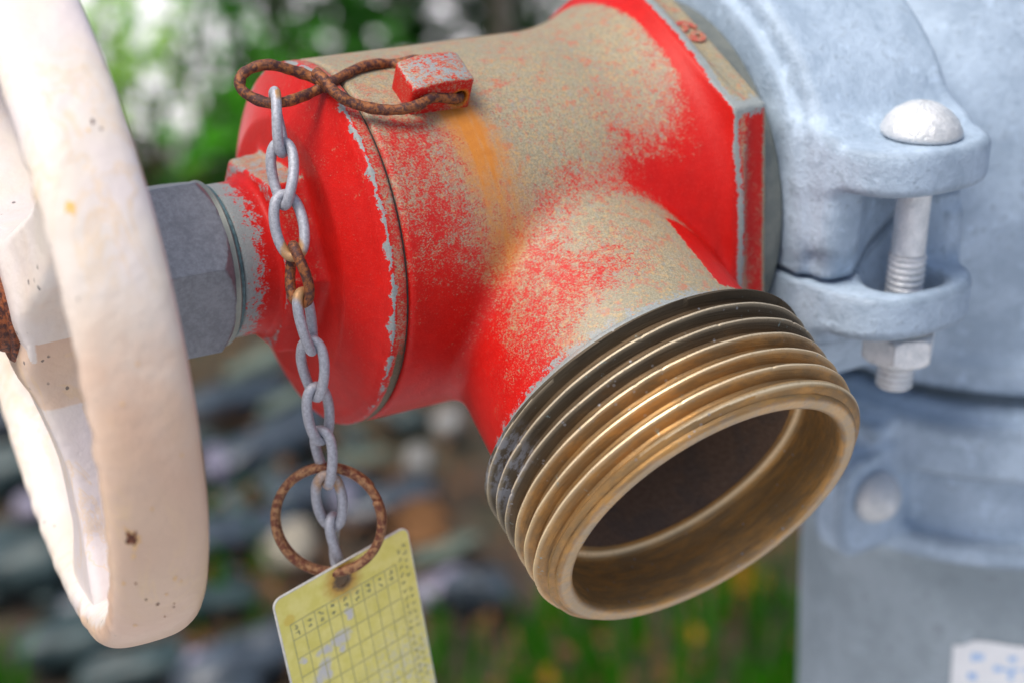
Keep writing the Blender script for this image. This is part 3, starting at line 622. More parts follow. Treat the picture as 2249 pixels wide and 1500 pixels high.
J = [(604, 214, 357.5), (618, 325, 357.5), (625, 440, 357.), (646, 552, 357.), (662, 655, 358.), (684, 758, 362.5), (692, 860, 367.5), (708, 955, 372.5), (718, 1052, 378), (729, 1146, 383), (742, 1238, 388)]
JP = [ray(*p) for p in J]
ANG = [(75, 100), (8, 62), (-22, 12), (78, 22), (-68, -88), (8, 55), (-38, -55), (28, 72), (-8, 20), (105, 60)]
chain = thing('tag_chain', W(JP[0]), 'thin zinc chain with one rusty link hanging from the wire hook to the tag', 'chain')
wr = 1.10
for k in range(10):
    p, q = JP[k], JP[k + 1]; t = nrm(q - p); L = np.linalg.norm(q - p); xx = nrm(np.array([1., 0, 0]) - t * t[0]); yy = np.cross(t, xx)   # yy towards/away viewer
    hw = 2.85; z0, z1 = -wr * 1.0, L + wr * 1.0; path = []
    m_ = 64
    for j in range(m_):
        a_ = 2 * math.pi * j / m_; cs, sn = math.cos(a_), math.sin(a_)
        zz = (z0 + z1) / 2 + (z1 - z0) / 2 * cs; ww = hw * np.sign(sn) * abs(sn) ** .8
        f_ = (zz - z0) / (z1 - z0); an = math.radians(ANG[k][0] * (1 - f_) + ANG[k][1] * f_)
        path.append(p + t * zz + ww * (math.cos(an) * xx + math.sin(an) * yy))
    V, Fc = tube(path, wr, 10, closed=True)
    rust = np.zeros(len(V)); d0 = np.linalg.norm(V - JP[0], axis=1); rust += .9 * sst(d0, 5.5, 1.5) * ((V - JP[0])[:, 0] > .4) if k == 0 else 0
    if k in (2, 4): c_ = JP[3] if k == 2 else JP[4]; rust += .75 * sst(np.linalg.norm(V - c_, axis=1), 4.5, 2)
    if k > 6: rust += .28 + .3 * sst(np.linalg.norm(V - JP[8], axis=1), 6, 2)
    lk = mesh('chain_link', V, Fc, M_RUST if k == 3 else M_CHAIN, chain, attrs=dict(rust=rust))
    if k == 3: lk['label'] = 'rusty orange link'

RC = ray(722, 1141, 380.5); rx = nrm([1., .05, .10]); ry = nrm(np.array([0, -.975, -.20]) - rx * (np.array([0, -.975, -.20]) @ rx)); rn = nrm(np.cross(rx, ry))
tt = np.linspace(0, 4 * np.pi - .25, 190) - .35
path = [RC + 11.6 * (math.cos(a_) * rx + math.sin(a_) * ry) + rn * (a_ - 6) * .17 for a_ in tt]
V, Fc = tube(path, 1.0, 10)
# flatten to the strip section of a split ring: two square-shouldered coils
ro = mesh('split_ring', V, Fc, M_RUST2); tag(ro, 'rusty split ring joining the chain to the yellow tag', 'ring')

TW = nrm([.75, .43, -.5]); TD = nrm(np.array([.16, -.85, -.5]) - TW * (np.array([.16, -.85, -.5]) @ TW)); TN = nrm(np.cross(TD, TW))
if TN[2] < 0: TN = -TN
hole = ray(752, 1273, 383.5)
def onplane(px, py):
    d = ray(px, py, 1.); return d * ((hole @ TN) / (d @ TN))
c_tl, c_tr = onplane(600, 1322), onplane(893, 1156)
TW = nrm((c_tr - c_tl)); TD = nrm(TD - TW * (TD @ TW)); TN = nrm(np.cross(TD, TW)); TN = TN if TN[2] > 0 else -TN
TWID = float(np.linalg.norm(c_tr - c_tl)); TLEN = 62.
def tp(u, v, n_=0.): return c_tl + np.multiply.outer(u, TW) + np.multiply.outer(v, TD) + np.multiply.outer(n_, TN)
hu, hv = (hole - c_tl) @ TW, (hole - c_tl) @ TD
def rrect(w, h, r, n_=6):
    P = []
    for cx_, cy_, a0 in ((w - r, r, -90), (w - r, h - r, 0), (r, h - r, 90), (r, r, 180)):
        for j in range(n_ + 1): t_ = math.radians(a0 + 90 * j / n_); P.append((cx_ + r * math.cos(t_), cy_ + r * math.sin(t_)))
    return np.array(P)
import bmesh
def tag_mesh():
    o_ = rrect(TWID, TLEN, 2.0); h_ = np.array([(hu + 1.7 * math.cos(a_), hv + 1.7 * math.sin(a_)) for a_ in np.linspace(0, 2 * np.pi, 24, endpoint=False)])
    bm = bmesh.new(); es = []
    for loop in (o_, h_):
        vs = [bm.verts.new((float(u), float(v), 0)) for u, v in loop]; es += [bm.edges.new((vs[j], vs[(j + 1) % len(vs)])) for j in range(len(vs))]
    bmesh.ops.triangle_fill(bm, use_beauty=True, use_dissolve=False, edges=es)
    r_ = bmesh.ops.extrude_face_region(bm, geom=bm.faces[:]); 
    for v in [g for g in r_['geom'] if isinstance(g, bmesh.types.BMVert)]: v.co.z = -.5
    bm.verts.index_update(); co = np.array([v.co[:] for v in bm.verts]); fs = [tuple(v.index for v in f.verts) for f in bm.faces]; bm.free(); return co, fs
tagr = thing('inspection_tag', W(hole), 'small yellow card tag with a printed grid hanging from the split ring', 'tag')
def mat_tag():
    t = NT('yellow_laminated_card'); n = t.noise(300, 4, .6); n2 = t.noise(900, 4, .6)
    c = t.mix(t.step(n, .3, .7), (.76, .69, .15), (.84, .77, .24))
    ob = (0, 0, 0)
    wn = t.mul(t.sub(n2, .5), .0022); hal = t.near(ob, .0022, .0062, wn); c = t.mix(t.mul(hal, .9), c, (.52, .26, .02)); c = t.mix(t.near(ob, .0016, .0030, wn), c, (.10, .06, .03))
    for (px, py, r_) in ((738, 1405, .0016), (755, 1395, .0021), (718, 1425, .0016), (716, 1452, .0017), (712, 1472, .0020), (700, 1490, .0016), (722, 1480, .0012), (668, 1450, .0009), (765, 1340, .0010), (768, 1352, .0009), (752, 1425, .0010), (700, 1435, .0009)):
        lp = W(onplane(px, py)) - W(hole); c = t.mix(t.near(lp, r_ * .35, r_ * 1.3, t.add(t.mul(t.sub(n2, .5), .0026), t.mul(t.sub(n, .5), .0024))), c, (.60, .60, .58))
    # paler, mottled right part
    lp = W(onplane(930, 1480)) - W(hole); c = t.mix(t.mul(t.near(lp, .004, .024), t.step(n2, .42, .6)), c, (.66, .64, .42))
    sv = W(onplane(636, 1360)) - W(hole); c = t.mix(t.mul(t.near(sv, .0008, .0016, t.mul(t.sub(n, .5), .002)), .6), c, (.70, .50, .06))
    return t.fin(c, .42, 0., t.bump(n, .0003, .3))
co, fs = tag_mesh(); mesh('card', tp(co[:, 0], co[:, 1], co[:, 2]), fs, mat_tag(), tagr, smooth=False)
M_EDGE = mat_simple('frayed_white_edge', (.50, .50, .48), (.66, .66, .62), 900, .6)
o_ = rrect(TWID, TLEN, 2.0, 8); V, Fc = tube(tp(o_[:, 0], o_[:, 1], np.full(len(o_), -.25)), .30, 6, closed=True); mesh('card_edge', V, Fc, M_EDGE, tagr)
M_INK = mat_simple('faded_grey_ink', (.46, .45, .19), (.62, .58, .22), 1500, .6)
M_INK2 = mat_simple('dark_grey_ink', (.30, .31, .18), (.42, .42, .20), 1500, .6)
def strokes(segs, w, name, mat, lift=.05):
    V, Fc = [], []
    for (u0, v0, u1, v1) in segs:
        d = np.array([u1 - u0, v1 - v0]); L = np.linalg.norm(d); d = d / L; n_ = np.array([-d[1], d[0]]) * w / 2; b0 = len(V)
        for (u, v) in ((u0 + n_[0], v0 + n_[1]), (u0 - n_[0], v0 - n_[1]), (u1 - n_[0], v1 - n_[1]), (u1 + n_[0], v1 + n_[1])): V.append((u, v))
        Fc.append((b0, b0 + 1, b0 + 2, b0 + 3))
    V = np.array(V); return mesh(name, tp(V[:, 0], V[:, 1], np.full(len(V), lift)), Fc, mat, tagr, smooth=False)
gu0, gv0, cw, rh_ = 2.6, 7.6, (TWID - 7.2) / 9, 5.0
segs = [(gu0 + cw * i, gv0, gu0 + cw * i, TLEN - 4) for i in range(10)]
strokes(segs, .26, 'printed_grid', M_INK, .05)
segs = [(gu0, gv0 + v, gu0 + cw * 9, gv0 + v) for v in [0] + [4.2 + rh_ * j for j in range(10)]]
strokes(segs, .26, 'printed_grid', M_INK, .06)
rr2 = random.Random(3); segs = []
def glyph(cu_, cv_, s):
    for _ in range(5):
        a_ = rr2.choice([0, 0, math.pi / 2, math.pi / 2, .7]); l_ = s * rr2.uniform(.35, .8); du, dv = l_ / 2 * math.cos(a_), l_ / 2 * math.sin(a_); ou, ov = rr2.uniform(-.3, .3) * s, rr2.uniform(-.3, .3) * s
        segs.append((cu_ + ou - du, cv_ + ov - dv, cu_ + ou + du, cv_ + ov + dv))
for i in range(9):
    for dv in (1.3, 2.9): glyph(gu0 + cw * (i + .5), gv0 + dv, 1.25)
strokes(segs, .2, 'printed_marks', M_INK2, .07); segs = []
for j in range(26):
    glyph(TWID - 3.4, 5 + j * 2.1, 1.5)
    if j % 7 != 5: glyph(TWID - 1.7, 4 + j * 2.0, 1.3)
strokes(segs, .2, 'printed_marks', M_INK, .07)
# ------------------------------------------------------------------ grooved coupling between valve and tee (valve frame)
BS, BZ = 69., 60.
def ysplit(x): return -9.2 + 17. * np.clip((x - 58) / 20, 0, 1)
def housing(p, upper):
    x, y, z = p[..., 0], p[..., 1], p[..., 2]; r = np.hypot(y, z)
    shell = cyl(p, (0, 0, 0), X, 56., 49.5, 90., 3.)
    shell = smin(shell, cyl(p, (0, 0, 0), X, 50., 46.8, 92., 1.5), 2.)
    d = shell
    for sg in (1, -1):                                        # lugs on both sides of the ring
        zz = z * sg; c_ = 18.2 if upper else -15.2; hh = 5.4 if upper else 5.6
        u_ = np.abs(x - BS + .2) / 20.2; w_ = np.abs(zz - 52) / (19.6 if upper else 18.8)
        el = ((u_ ** 2.6 + w_ ** 2.6) ** (1 / 2.6) - 1) * 17.
        pad = smax(el, np.abs(y - c_ - .03 * (zz - 50)) - hh, 2.6)
        web = smax(smax(np.abs(x - BS) - 20.3, np.abs(zz - 47) - 8.5, 3), (np.abs(y - (12 if upper else -12)) - 13), 2.)
        d = smin(d, smin(pad, web, 3.), 5.)
    for sg in (1, -1):                                        # bolt pockets and slots
        zz = z * sg; pk = np.hypot(np.maximum(np.abs(x - BS - 1.4) - 5.6, 0), np.maximum(BZ + .5 - zz, 0) * (zz < BZ) + np.maximum(zz - BZ - 18, 0)) - 7.6
        pk = smax(pk, np.abs(y - 1.5) - 10.6, 2.0)
        d = smax(d, -pk, 2.2)
        sl = np.hypot(np.maximum(np.abs(x - BS) - (1.2 if upper else 3.0), 0), zz - BZ) - (4.6 if upper else 6.9)
        d = smax(d, -sl, 1.4)
    d = np.maximum(d, 38.6 - r)
    g = y - ysplit(x)
    return smax(d, (.55 - g) if upper else (g + .55), .5)
C1 = thing('pipe_coupling', W(VL([BS, 0, 0])), 'galvanised two piece pipe coupling clamped round the valve inlet, its bolt standing upright', 'pipe coupling')
for up_ in (True, False):
    V, Fq = surfnet(lambda p: housing(p, up_), (45, -64 if not up_ else -14, -80), (94, 64 if up_ else 12, 80), 1.0)
    ru = .75 * np.exp(-(np.linalg.norm(V - np.array([66., 13., 73.]), axis=1) / 3.) ** 2)
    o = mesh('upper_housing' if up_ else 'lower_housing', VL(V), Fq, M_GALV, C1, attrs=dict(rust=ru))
yd = E1
def thr_prof(y0, y1, r, pit=1.5, dpt=.55):
    P_ = [(y0, .1)]; v = y0
    while v < y1 - pit: P_ += [(v, r - dpt), (v + pit * .35, r), (v + pit * .6, r), (v + pit * .95, r - dpt)]; v += pit
    return P_
for sg in (1, -1):
    bc = VL([BS + .6, 0, BZ * sg])
    V, Fc = lathe([(24.2, 4.5), (24.2, 8.6), (24.7, 9.1), (25.6, 9.0), (27.6, 8.0), (29.4, 6.3), (30.9, 3.9), (31.6, 1.5), (31.7, .05)], bc, E1, 48)
    V = V + RNG.normal(size=V.shape) * .03; mesh('bolt_head', V, Fc, M_BOLT, C1, attrs=dict(rust=np.zeros(len(V))))
    V, Fc = lathe([(26, 3.9), (-3.4, 3.9)], bc, E1, 32); mesh('bolt_shank', V, Fc, M_BOLT, C1, attrs=dict(rust=np.zeros(len(V))))
    V, Fc = lathe(thr_prof(-36.5, -3.2, 4.35), bc, E1, 40); mesh('bolt_thread', V, Fc, M_BOLT, C1, attrs=dict(rust=np.zeros(len(V))))
    hf = hexnut(-29.2, -22.0, 15.5, 12, 1.4); V, Fq = surfnet(hf, (-31, -10, -10), (-20, 10, 10), .5, 2)
    Rn = np.stack([E1, NZ, np.cross(E1, NZ)]); mesh('nut', bc + V @ Rn, Fq, M_BOLT, C1, angle=35, attrs=dict(rust=np.zeros(len(V))))

# ------------------------------------------------------------------ tee and standpipe (plumb frame at the tee centre)
T0 = P0 - 165. * A; X2 = nrm(-A + UPc * (A @ UPc)); Z2 = np.cross(X2, UPc); TF = np.stack([X2, UPc, Z2])
def TL(p): return T0 + np.asarray(p, float) @ TF
AB = TF @ A                                                  # branch direction in this frame
Yx = np.array([0, 1., 0])
def tee_f(p):
    run = cyl(p, (0, 0, 0), Yx, 59., -56, 62, 2.5); run = smin(run, cyl(p, (0, 0, 0), Yx, 61.5, -56.5, -47, 2.), 3.)
    br = cyl(p, (0, 0, 0), AB, 43.5, 0, 72, 2.); lip = cyl(p, (0, 0, 0), AB, 38., 60, 104, 1.)
    d = smin(run, br, 26.); d = smin(d, lip, 3.)
    hol = np.minimum(np.hypot(p[..., 0], p[..., 2]) - 51, cyl(p, (0, 0, 0), AB, 33., 0, 120))
    return np.maximum(d, -hol)
V, Fq = surfnet(tee_f, (-112, -60, -66), (66, 66, 66), 1.6)
tee = thing('pipe_tee', W(TL([0, -56, 0])), 'large galvanised cast iron tee fitting on top of the standpipe', 'pipe fitting')
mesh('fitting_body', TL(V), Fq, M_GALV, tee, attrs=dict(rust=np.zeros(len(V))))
# worn cast characters on the tee (too worn to read)
def on_cyl(px, py, Rr):
    d = TF @ ray(px, py, 1.); o_ = TF @ (-T0); a_ = d[0] ** 2 + d[2] ** 2; b_ = 2 * (o_[0] * d[0] + o_[2] * d[2]); c_ = o_[0] ** 2 + o_[2] ** 2 - Rr ** 2
    t_ = (-b_ - math.sqrt(b_ * b_ - 4 * a_ * c_)) / (2 * a_); return o_ + d * t_
M_MARK = mat_galv('worn_cast_mark', (.27, .31, .36), (.38, .43, .48))
for st in ([(2172, 250), (2184, 276)], [(2226, 254), (2230, 266)], [(2186, 318), (2195, 322)], [(2210, 312), (2222, 320)], [(2240, 290), (2246, 306)], [(2206, 262), (2212, 290)]):
    q = [on_cyl(px, py, 59.1) for px, py in st]; V, Fc = tube(TL(np.array([q[0], (q[0] + q[1]) / 2, q[1]])), 1.0, 8); mesh('cast_mark', V, Fc, M_MARK, tee, attrs=dict(rust=np.zeros(len(V))))

CPH = math.radians(3); X3 = X2 * math.cos(CPH) - Z2 * math.sin(CPH); Z3 = Z2 * math.cos(CPH) + X2 * math.sin(CPH); TF3 = np.stack([X3, UPc, Z3])
def TLc(p): return T0 + np.asarray(p, float) @ TF3
def low_f(p):
    x, y, z = p[..., 0], p[..., 1], p[..., 2]; r = np.hypot(x, z)
    d = cyl(p, (0, 0, 0), Yx, 65., -103, -60, 2.)
    d = smin(d, cyl(p, (0, 0, 0), Yx, 71.5, -77.5, -61, 3.), 1.5)
    d = smin(d, cyl(p, (0, 0, 0), Yx, 70.5, -104, -96, 2.), 1.5)
    for sx_ in (-1, 1):
        q = np.stack([np.abs(x * sx_ - 75), np.abs(y + 84.5), z], -1)
        e_ = ((q[..., 0] / 12.5) ** 3.6 + (q[..., 1] / 15.0) ** 3.6) ** (1 / 3.2) - 1
        lug = smax(e_ * 12., np.abs(np.abs(z) - 20.0) - 5.0, 1.2)
        wb_ = smax(smax(np.abs(x * sx_ - 64) - 11, np.abs(y + 82) - 19., 3.), np.abs(z) - 23.5, 2.)
        d = smin(d, smin(lug, wb_, 2.), 3.)
        pk = smax(np.hypot(np.maximum(np.abs(y + 84) - 2, 0), np.minimum(x * sx_ - 72, 0)) - 8, np.abs(z) - 14., 2.); d = smax(d, -pk, 2.)
    d = np.maximum(d, 57.6 - r)
    return d
C2 = thing('pipe_coupling', W(TLc([0, -84, 0])), 'galvanised pipe coupling below the tee with a round white bolt head on its lug', 'pipe coupling')
for fr_ in (1, -1):
    V, Fq = surfnet(lambda p: smax(low_f(p), .35 - fr_ * p[..., 2], .6), (-96, -108, -2 if fr_ > 0 else -75), (96, -56, 75 if fr_ > 0 else 2), 1.5)
    mesh('front_housing' if fr_ > 0 else 'rear_housing', TLc(V), Fq, M_GALV, C2, attrs=dict(rust=np.zeros(len(V))))
for sx_ in (-1, 1):
    bc = TLc([75.5 * sx_, -82, 0]); az = Z3
    V, Fc = lathe([(25.0, 3), (25.0, 6.6), (25.6, 7.2), (27.5, 6.9), (30.2, 5.3), (31.8, 3.0), (32.3, .1)], bc, az, 40); mesh('bolt_head', V, Fc, M_BOLT, C2, attrs=dict(rust=np.zeros(len(V))))
    V, Fc = lathe(thr_prof(-38, 26, 4.2), bc, az, 32); mesh('bolt_shank', V, Fc, M_BOLT, C2, attrs=dict(rust=np.zeros(len(V))))
    hf = hexnut(-32.2, -25.2, 15., 5, 1.2); V, Fq = surfnet(hf, (-34, -10, -10), (-23, 10, 10), .6, 2)
    mesh('nut', bc + V @ np.stack([az, UPc, np.cross(az, UPc)]), Fq, M_BOLT, C2, angle=35, attrs=dict(rust=np.zeros(len(V))))
M_PIPE = mat_galv('galvanised_pipe', (.25, .305, .34), (.34, .405, .45), .5, .1, .45)
zbot = -(W(T0)[2] + .1) * 1000
pipe = thing('standpipe', W(TL([0, zbot + 100, 0])), 'vertical galvanised steel standpipe with a white sticker, rising to the tee', 'pipe')
V, Fc = lathe([(-60, 50), (-60, 57.15), (-100, 57.15), (-200, 57.15), (-300, 57.15), (zbot, 57.15)], T0, UPc, 128); mesh('pipe', V, Fc, M_PIPE, pipe, attrs=dict(rust=np.zeros(len(V))))
V, Fc = lathe([(62, 57.1), (95, 57.1), (95, 50)], T0, UPc, 96); mesh('upper_pipe_end', V, Fc, M_PIPE, pipe, attrs=dict(rust=np.zeros(len(V))))
# sticker wrapped on the pipe
q0 = on_cyl(2094, 1410, 57.3); phi0 = math.atan2(q0[2], q0[0]); y0_ = q0[1]
def stk(u, v, lift): R_ = 57.15 + lift; f_ = phi0 - u / 57.; return TL(np.stack([R_ * np.cos(f_), y0_ - v, R_ * np.sin(f_)], -1))
M_STK = mat_simple('white_vinyl', (.80, .82, .84), (.86, .88, .90), 100, .4); M_BLU = mat_simple('pale_blue_print', (.32, .50, .80), (.42, .60, .86), 300, .4)
nu, nv = 30, 40; U_, V_ = np.meshgrid(np.linspace(0, 42, nu), np.linspace(0, 1, nv), indexing='ij')
top = np.where(U_ < 7, 2.6 * (1 - sst(U_, 1.5, 6.5)) - 1.9, -1.9 + 1.2 * sst(U_, 9, 20)); VV = top + V_ * (44 - top)
P_ = stk(U_, VV, .25); Fq = [(i * nv + j, (i + 1) * nv + j, (i + 1) * nv + j + 1, i * nv + j + 1) for i in range(nu - 1) for j in range(nv - 1)]
sk = mesh('sticker', P_.reshape(-1, 3), Fq, M_STK, pipe)
def stk_bar(u0, v0, u1, v1):
    U_, V_ = np.meshgrid(np.linspace(u0, u1, 6), np.linspace(v0, v1, 4), indexing='ij'); P_ = stk(U_, V_, .4)
    return P_.reshape(-1, 3), [(i * 4 + j, (i + 1) * 4 + j, (i + 1) * 4 + j + 1, i * 4 + j + 1) for i in range(5) for j in range(3)]
vs, fs = [], []
for b_ in ((5.2, 2.4, 8.6, 4.6), (5.2, 2.4, 6.4, 5.2), (15.2, 2.6, 17.6, 4.4), (4.6, 9.2, 7.0, 11.6), (11.4, 6.0, 13.6, 8.0), (13.4, 6.6, 18.6, 7.6), (15.6, 7.4, 17.0, 10.8), (20, 6.2, 24, 8.2), (24, 2.6, 28, 3.6), (21, 10.4, 26, 11.6), (30, 2.6, 32, 10.6)):
    v_, f_ = stk_bar(*b_); fs += [tuple(np.array(q) + sum(map(len, vs))) for q in f_]; vs.append(v_)
o = mesh('printed_marks', np.concatenate(vs), fs, M_BLU, sk)
# ------------------------------------------------------------------ ground
def vnoise(x, y, s, seed=0):
    r = np.random.default_rng(seed); g = r.random((64, 64)); u, v = x * s, y * s; i, j = np.floor(u).astype(int), np.floor(v).astype(int); f, h = u - i, v - j; f, h = f * f * (3 - 2 * f), h * h * (3 - 2 * h)
    G_ = lambda a, b: g[a % 64, b % 64]
    return (G_(i, j) * (1 - f) + G_(i + 1, j) * f) * (1 - h) + (G_(i, j + 1) * (1 - f) + G_(i + 1, j + 1) * f) * h
s_ = np.linspace(-1, 1, 301); gx = np.sinh(s_ * 5.2) / np.sinh(5.2) * 120; gy = gx + 1.6
U_, V_ = np.meshgrid(gx, gy, indexing='ij'); near_ = np.exp(-((U_ ** 2 + (V_ - 1.6) ** 2) / 16))
Z_ = -.012 + near_ * (.018 * vnoise(U_ + 50, V_ + 50, 9, 1) + .010 * vnoise(U_ + 50, V_ + 50, 31, 2) - .014)
n_ = len(s_); i, j = np.meshgrid(np.arange(n_ - 1), np.arange(n_ - 1), indexing='ij')
Fq = np.stack([i * n_ + j, (i + 1) * n_ + j, (i + 1) * n_ + j + 1, i * n_ + j + 1], -1).reshape(-1, 4)
def mat_soil():
    t = NT('dark_garden_soil'); n = t.noise(28, 6, .7); n2 = t.noise(160, 4, .7); n3 = t.noise(5, 3)
    c = t.mix(t.step(n, .35, .65), (.022, .016, .012), (.075, .052, .034)); c = t.mix(t.mul(t.step(n2, .55, .7), .6), c, (.12, .085, .055)); c = t.mix(t.mul(t.step(n3, .45, .6), .35), c, (.03, .045, .015))
    return t.fin(c, .85, 0., t.bump(t.add(n, t.mul(n2, .5)), .01, .8))
gr = mesh('ground', np.stack([U_, V_, Z_], -1).reshape(-1, 3), Fq, mat_soil(), None, world=True); tag(gr, kind='structure')
# pale pavement beyond the planting strip
def mat_pave(nm='pale_concrete', k=1.):
    t = NT(nm); n = t.noise(6, 5, .6); n2 = t.noise(120, 3); c = t.mix(n, (.72 * k, .73 * k, .76 * k), (.88 * k, .88 * k, .89 * k)); c = t.mix(t.mul(t.step(n2, .55, .7), .2), c, (.3, .3, .29)); return t.fin(c, .7, 0., t.bump(n2, .002, .4))
V = [(x_, y_, z_) for z_ in (-.05, .035) for (x_, y_) in ((-9, 2.72), (.35, 2.60), (1.2, 9.5), (-9, 9.5))]
V2 = [(x_, y_, z_) for z_ in (-.06, .012) for (x_, y_) in ((-12, -9), (12, -9), (12, .86), (-12, .80))]
bounce_slab = mesh('pavement', V2, [(3, 2, 1, 0), (4, 5, 6, 7), (0, 1, 5, 4), (1, 2, 6, 5), (2, 3, 7, 6), (3, 0, 4, 7)], mat_pave('grey_bounce_slab', .55), None, smooth=False, world=True); tag(bounce_slab, kind='structure')  # unseen slab added under and behind the camera to bounce fill light upward
pv = mesh('pavement', V, [(3, 2, 1, 0), (4, 5, 6, 7), (0, 1, 5, 4), (1, 2, 6, 5), (2, 3, 7, 6), (3, 0, 4, 7)], mat_pave(), None, smooth=False, world=True); tag(pv, kind='structure')

# ------------------------------------------------------------------ foliage tools
def mat_leaf(name, c0, c1, trans=.35, rough=.4):
    t = NT(name); a_ = t.attr('tint'); n = t.noise(60, 3); c = t.mix(t.add(t.mul(a_, .75), t.mul(n, .25)), c0, c1)
    t.fin(c, .6, 0., **{'Specular IOR Level': .15}); tr = t.t.nodes.new('ShaderNodeBsdfTranslucent'); t.put(tr.inputs[0], t.mix(.5, c, c1)); mx = t.t.nodes.new('ShaderNodeMixShader'); mx.inputs[0].default_value = trans
    t.t.links.new(t.b.outputs[0], mx.inputs[1]); t.t.links.new(tr.outputs[0], mx.inputs[2]); t.t.links.new(mx.outputs[0], t.out.inputs[0]); return t.m
def leaves(P, D, N, Ls, Wd_, fold=.25):                     # pointed folded leaf blades: positions, directions, normals
    P, D, N = map(np.asarray, (P, D, N)); N = N - D * (N * D).sum(1, keepdims=True); N /= np.linalg.norm(N, axis=1, keepdims=True); S_ = np.cross(D, N)
    prof = [(0, 0, 0), (.3, .42, fold), (.65, .40, fold), (1., 0, -.12)]
    vs = []
    mid = [(0, 0), (.33, -.03), (.68, -.05), (1., -.16)]; sd = [(.3, .46), (.66, .38)]
    for a_, dz in mid: vs.append(P + D * (Ls * a_)[:, None] + N * (Ls * dz)[:, None])
    for sg in (1, -1):
        for a_, w_ in sd: vs.append(P + D * (Ls * a_)[:, None] + S_ * (sg * w_ * Wd_)[:, None] + N * (Wd_ * fold)[:, None])
    V = np.stack(vs, 1); b = np.arange(len(P))[:, None] * 8
    T_ = np.array([(0, 4, 1, 1), (1, 4, 5, 2), (2, 5, 3, 3), (0, 1, 6, 6), (1, 2, 7, 6), (2, 3, 7, 7)])
    Fc = []
    for q in T_: Fc.append([list(dict.fromkeys(r_)) for r_ in (b + q[None, :]).tolist()])
    Fc = [f for g in Fc for f in g]
    return V.reshape(-1, 3), Fc
def rdir(r, n, up_=.4):
    d = r.normal(size=(n, 3)); d[:, 2] = np.abs(d[:, 2]) * up_ + .05; return d / np.linalg.norm(d, axis=1, keepdims=True)
def plant(name, base, n, rx_, ry_, z0, z1, leaf, mat, label, cat, group=None, seed=0, stems=7, front=0.):
    """stems fan out of the base, leaves are hung along the stems' ends in clumps through the crown's volume"""
    r = np.random.default_rng(seed); root = thing(name, np.array(base), label, cat, group); base = np.array(base, float)
    tips = []
    vs, fs, cnt = [], [], 0
    for k in range(stems):
        tip = base + np.array([r.uniform(-rx_, rx_) * .8, r.uniform(-ry_, ry_) * .8, r.uniform(z0 + (z1 - z0) * .3, z1)])
        pth = spline([base + r.normal(size=3) * [.02, .02, 0], base * .6 + tip * .4 + r.normal(size=3) * .03, tip], 10)
        V, Fc = tube(pth, .006, 6, rfun=lambda t: 1.2 - .8 * t); vs.append(V); fs += [tuple(np.array(f) + cnt) for f in Fc]; cnt += len(V); tips.append(pth)
    sm = mesh('stem', np.concatenate(vs), fs, M_STEM, root, world=True)
    cl = []
    ncl = max(5, n // 22)
    for k in range(ncl):
        u = r.normal(size=3); u /= np.linalg.norm(u); q = r.random() ** .45
        c_ = base + np.array([u[0] * rx_ * q, u[1] * ry_ * q, (z0 + z1) / 2 + u[2] * (z1 - z0) / 2 * q]); cl.append(c_)
    cl = np.array(cl); ci = r.integers(0, ncl, n); P = cl[ci] + r.normal(size=(n, 3)) * leaf * .85; P[:, 2] = np.maximum(P[:, 2], .01)
    D = rdir(r, n, .5); D[:, 2] -= .15; D /= np.linalg.norm(D, axis=1, keepdims=True); N = r.normal(size=(n, 3)) * .45 + [0, -.1, 1]
    L = leaf * r.uniform(.6, 1.25, n); V, Fc = leaves(P, D, N, L, L * r.uniform(.45, .62, n))
    tint = np.clip(.5 + .28 * np.repeat(r.normal(size=ncl)[ci], 8) + .2 * np.repeat(r.normal(size=n), 8), 0, 1)
    mesh('foliage', V, Fc, mat, root, smooth=False, attrs=dict(tint=tint), world=True)
    return root
M_STEM = mat_simple('brown_stem', (.06, .055, .045), (.15, .13, .10), 120, .8, 0, .001)
M_LG = mat_leaf('bright_green_leaf', (.12, .40, .015), (.48, .86, .06), .55); M_LD = mat_leaf('dark_green_leaf', (.004, .04, .003), (.03, .15, .012), .2); M_LY = mat_leaf('yellowing_leaf', (.30, .22, .05), (.55, .45, .13)); M_LM = mat_leaf('mid_green_leaf', (.02, .16, .008), (.12, .50, .03), .4)
def at(px, py, Y):                                          # point on the sight line's way at world depth Y
    d = Wd(ray(px, py, 1.)); t = (Y - EYE[1]) / d[1]; return EYE + d * t
def gbase(px, Y): p = at(px, 750, Y); return (p[0], Y, 0.)
plant('leafy_plant', gbase(310, 2.42), 150, .095, .12, .04, .36, .042, M_LG, 'bright green leafy plant just right of the handwheel rim', 'plant', 'plants in front of the pale pavement', 11, 6)
plant('leafy_plant', gbase(610, 2.38), 170, .10, .14, .02, .40, .045, M_LM, 'mid green leafy plant rising behind the wire hook', 'plant', 'plants in front of the pale pavement', 12, 7)
plant('leafy_plant', gbase(395, 2.48), 40, .07, .10, .02, .24, .038, M_LM, 'low open plant showing pale pavement between its leaves', 'plant', 'plants in front of the pale pavement', 13, 5)
plant('leafy_plant', gbase(215, 2.30), 60, .06, .10, .02, .20, .038, M_LG, 'small green plant half hidden behind the handwheel rim', 'plant', 'plants in front of the pale pavement', 14, 5)
plant('leafy_plant', gbase(520, 2.62), 36, .05, .08, .10, .40, .036, M_LM, 'thin plant between two white gaps left of the wire hook', 'plant', 'plants in front of the pale pavement', 19, 5)
plant('evergreen_shrub', gbase(820, 2.50), 900, .20, .22, -.02, .60, .050, M_LD, 'dense dark evergreen shrub behind the top of the valve barrel', 'shrub', 'evergreen shrubs behind the valve', 15, 9)
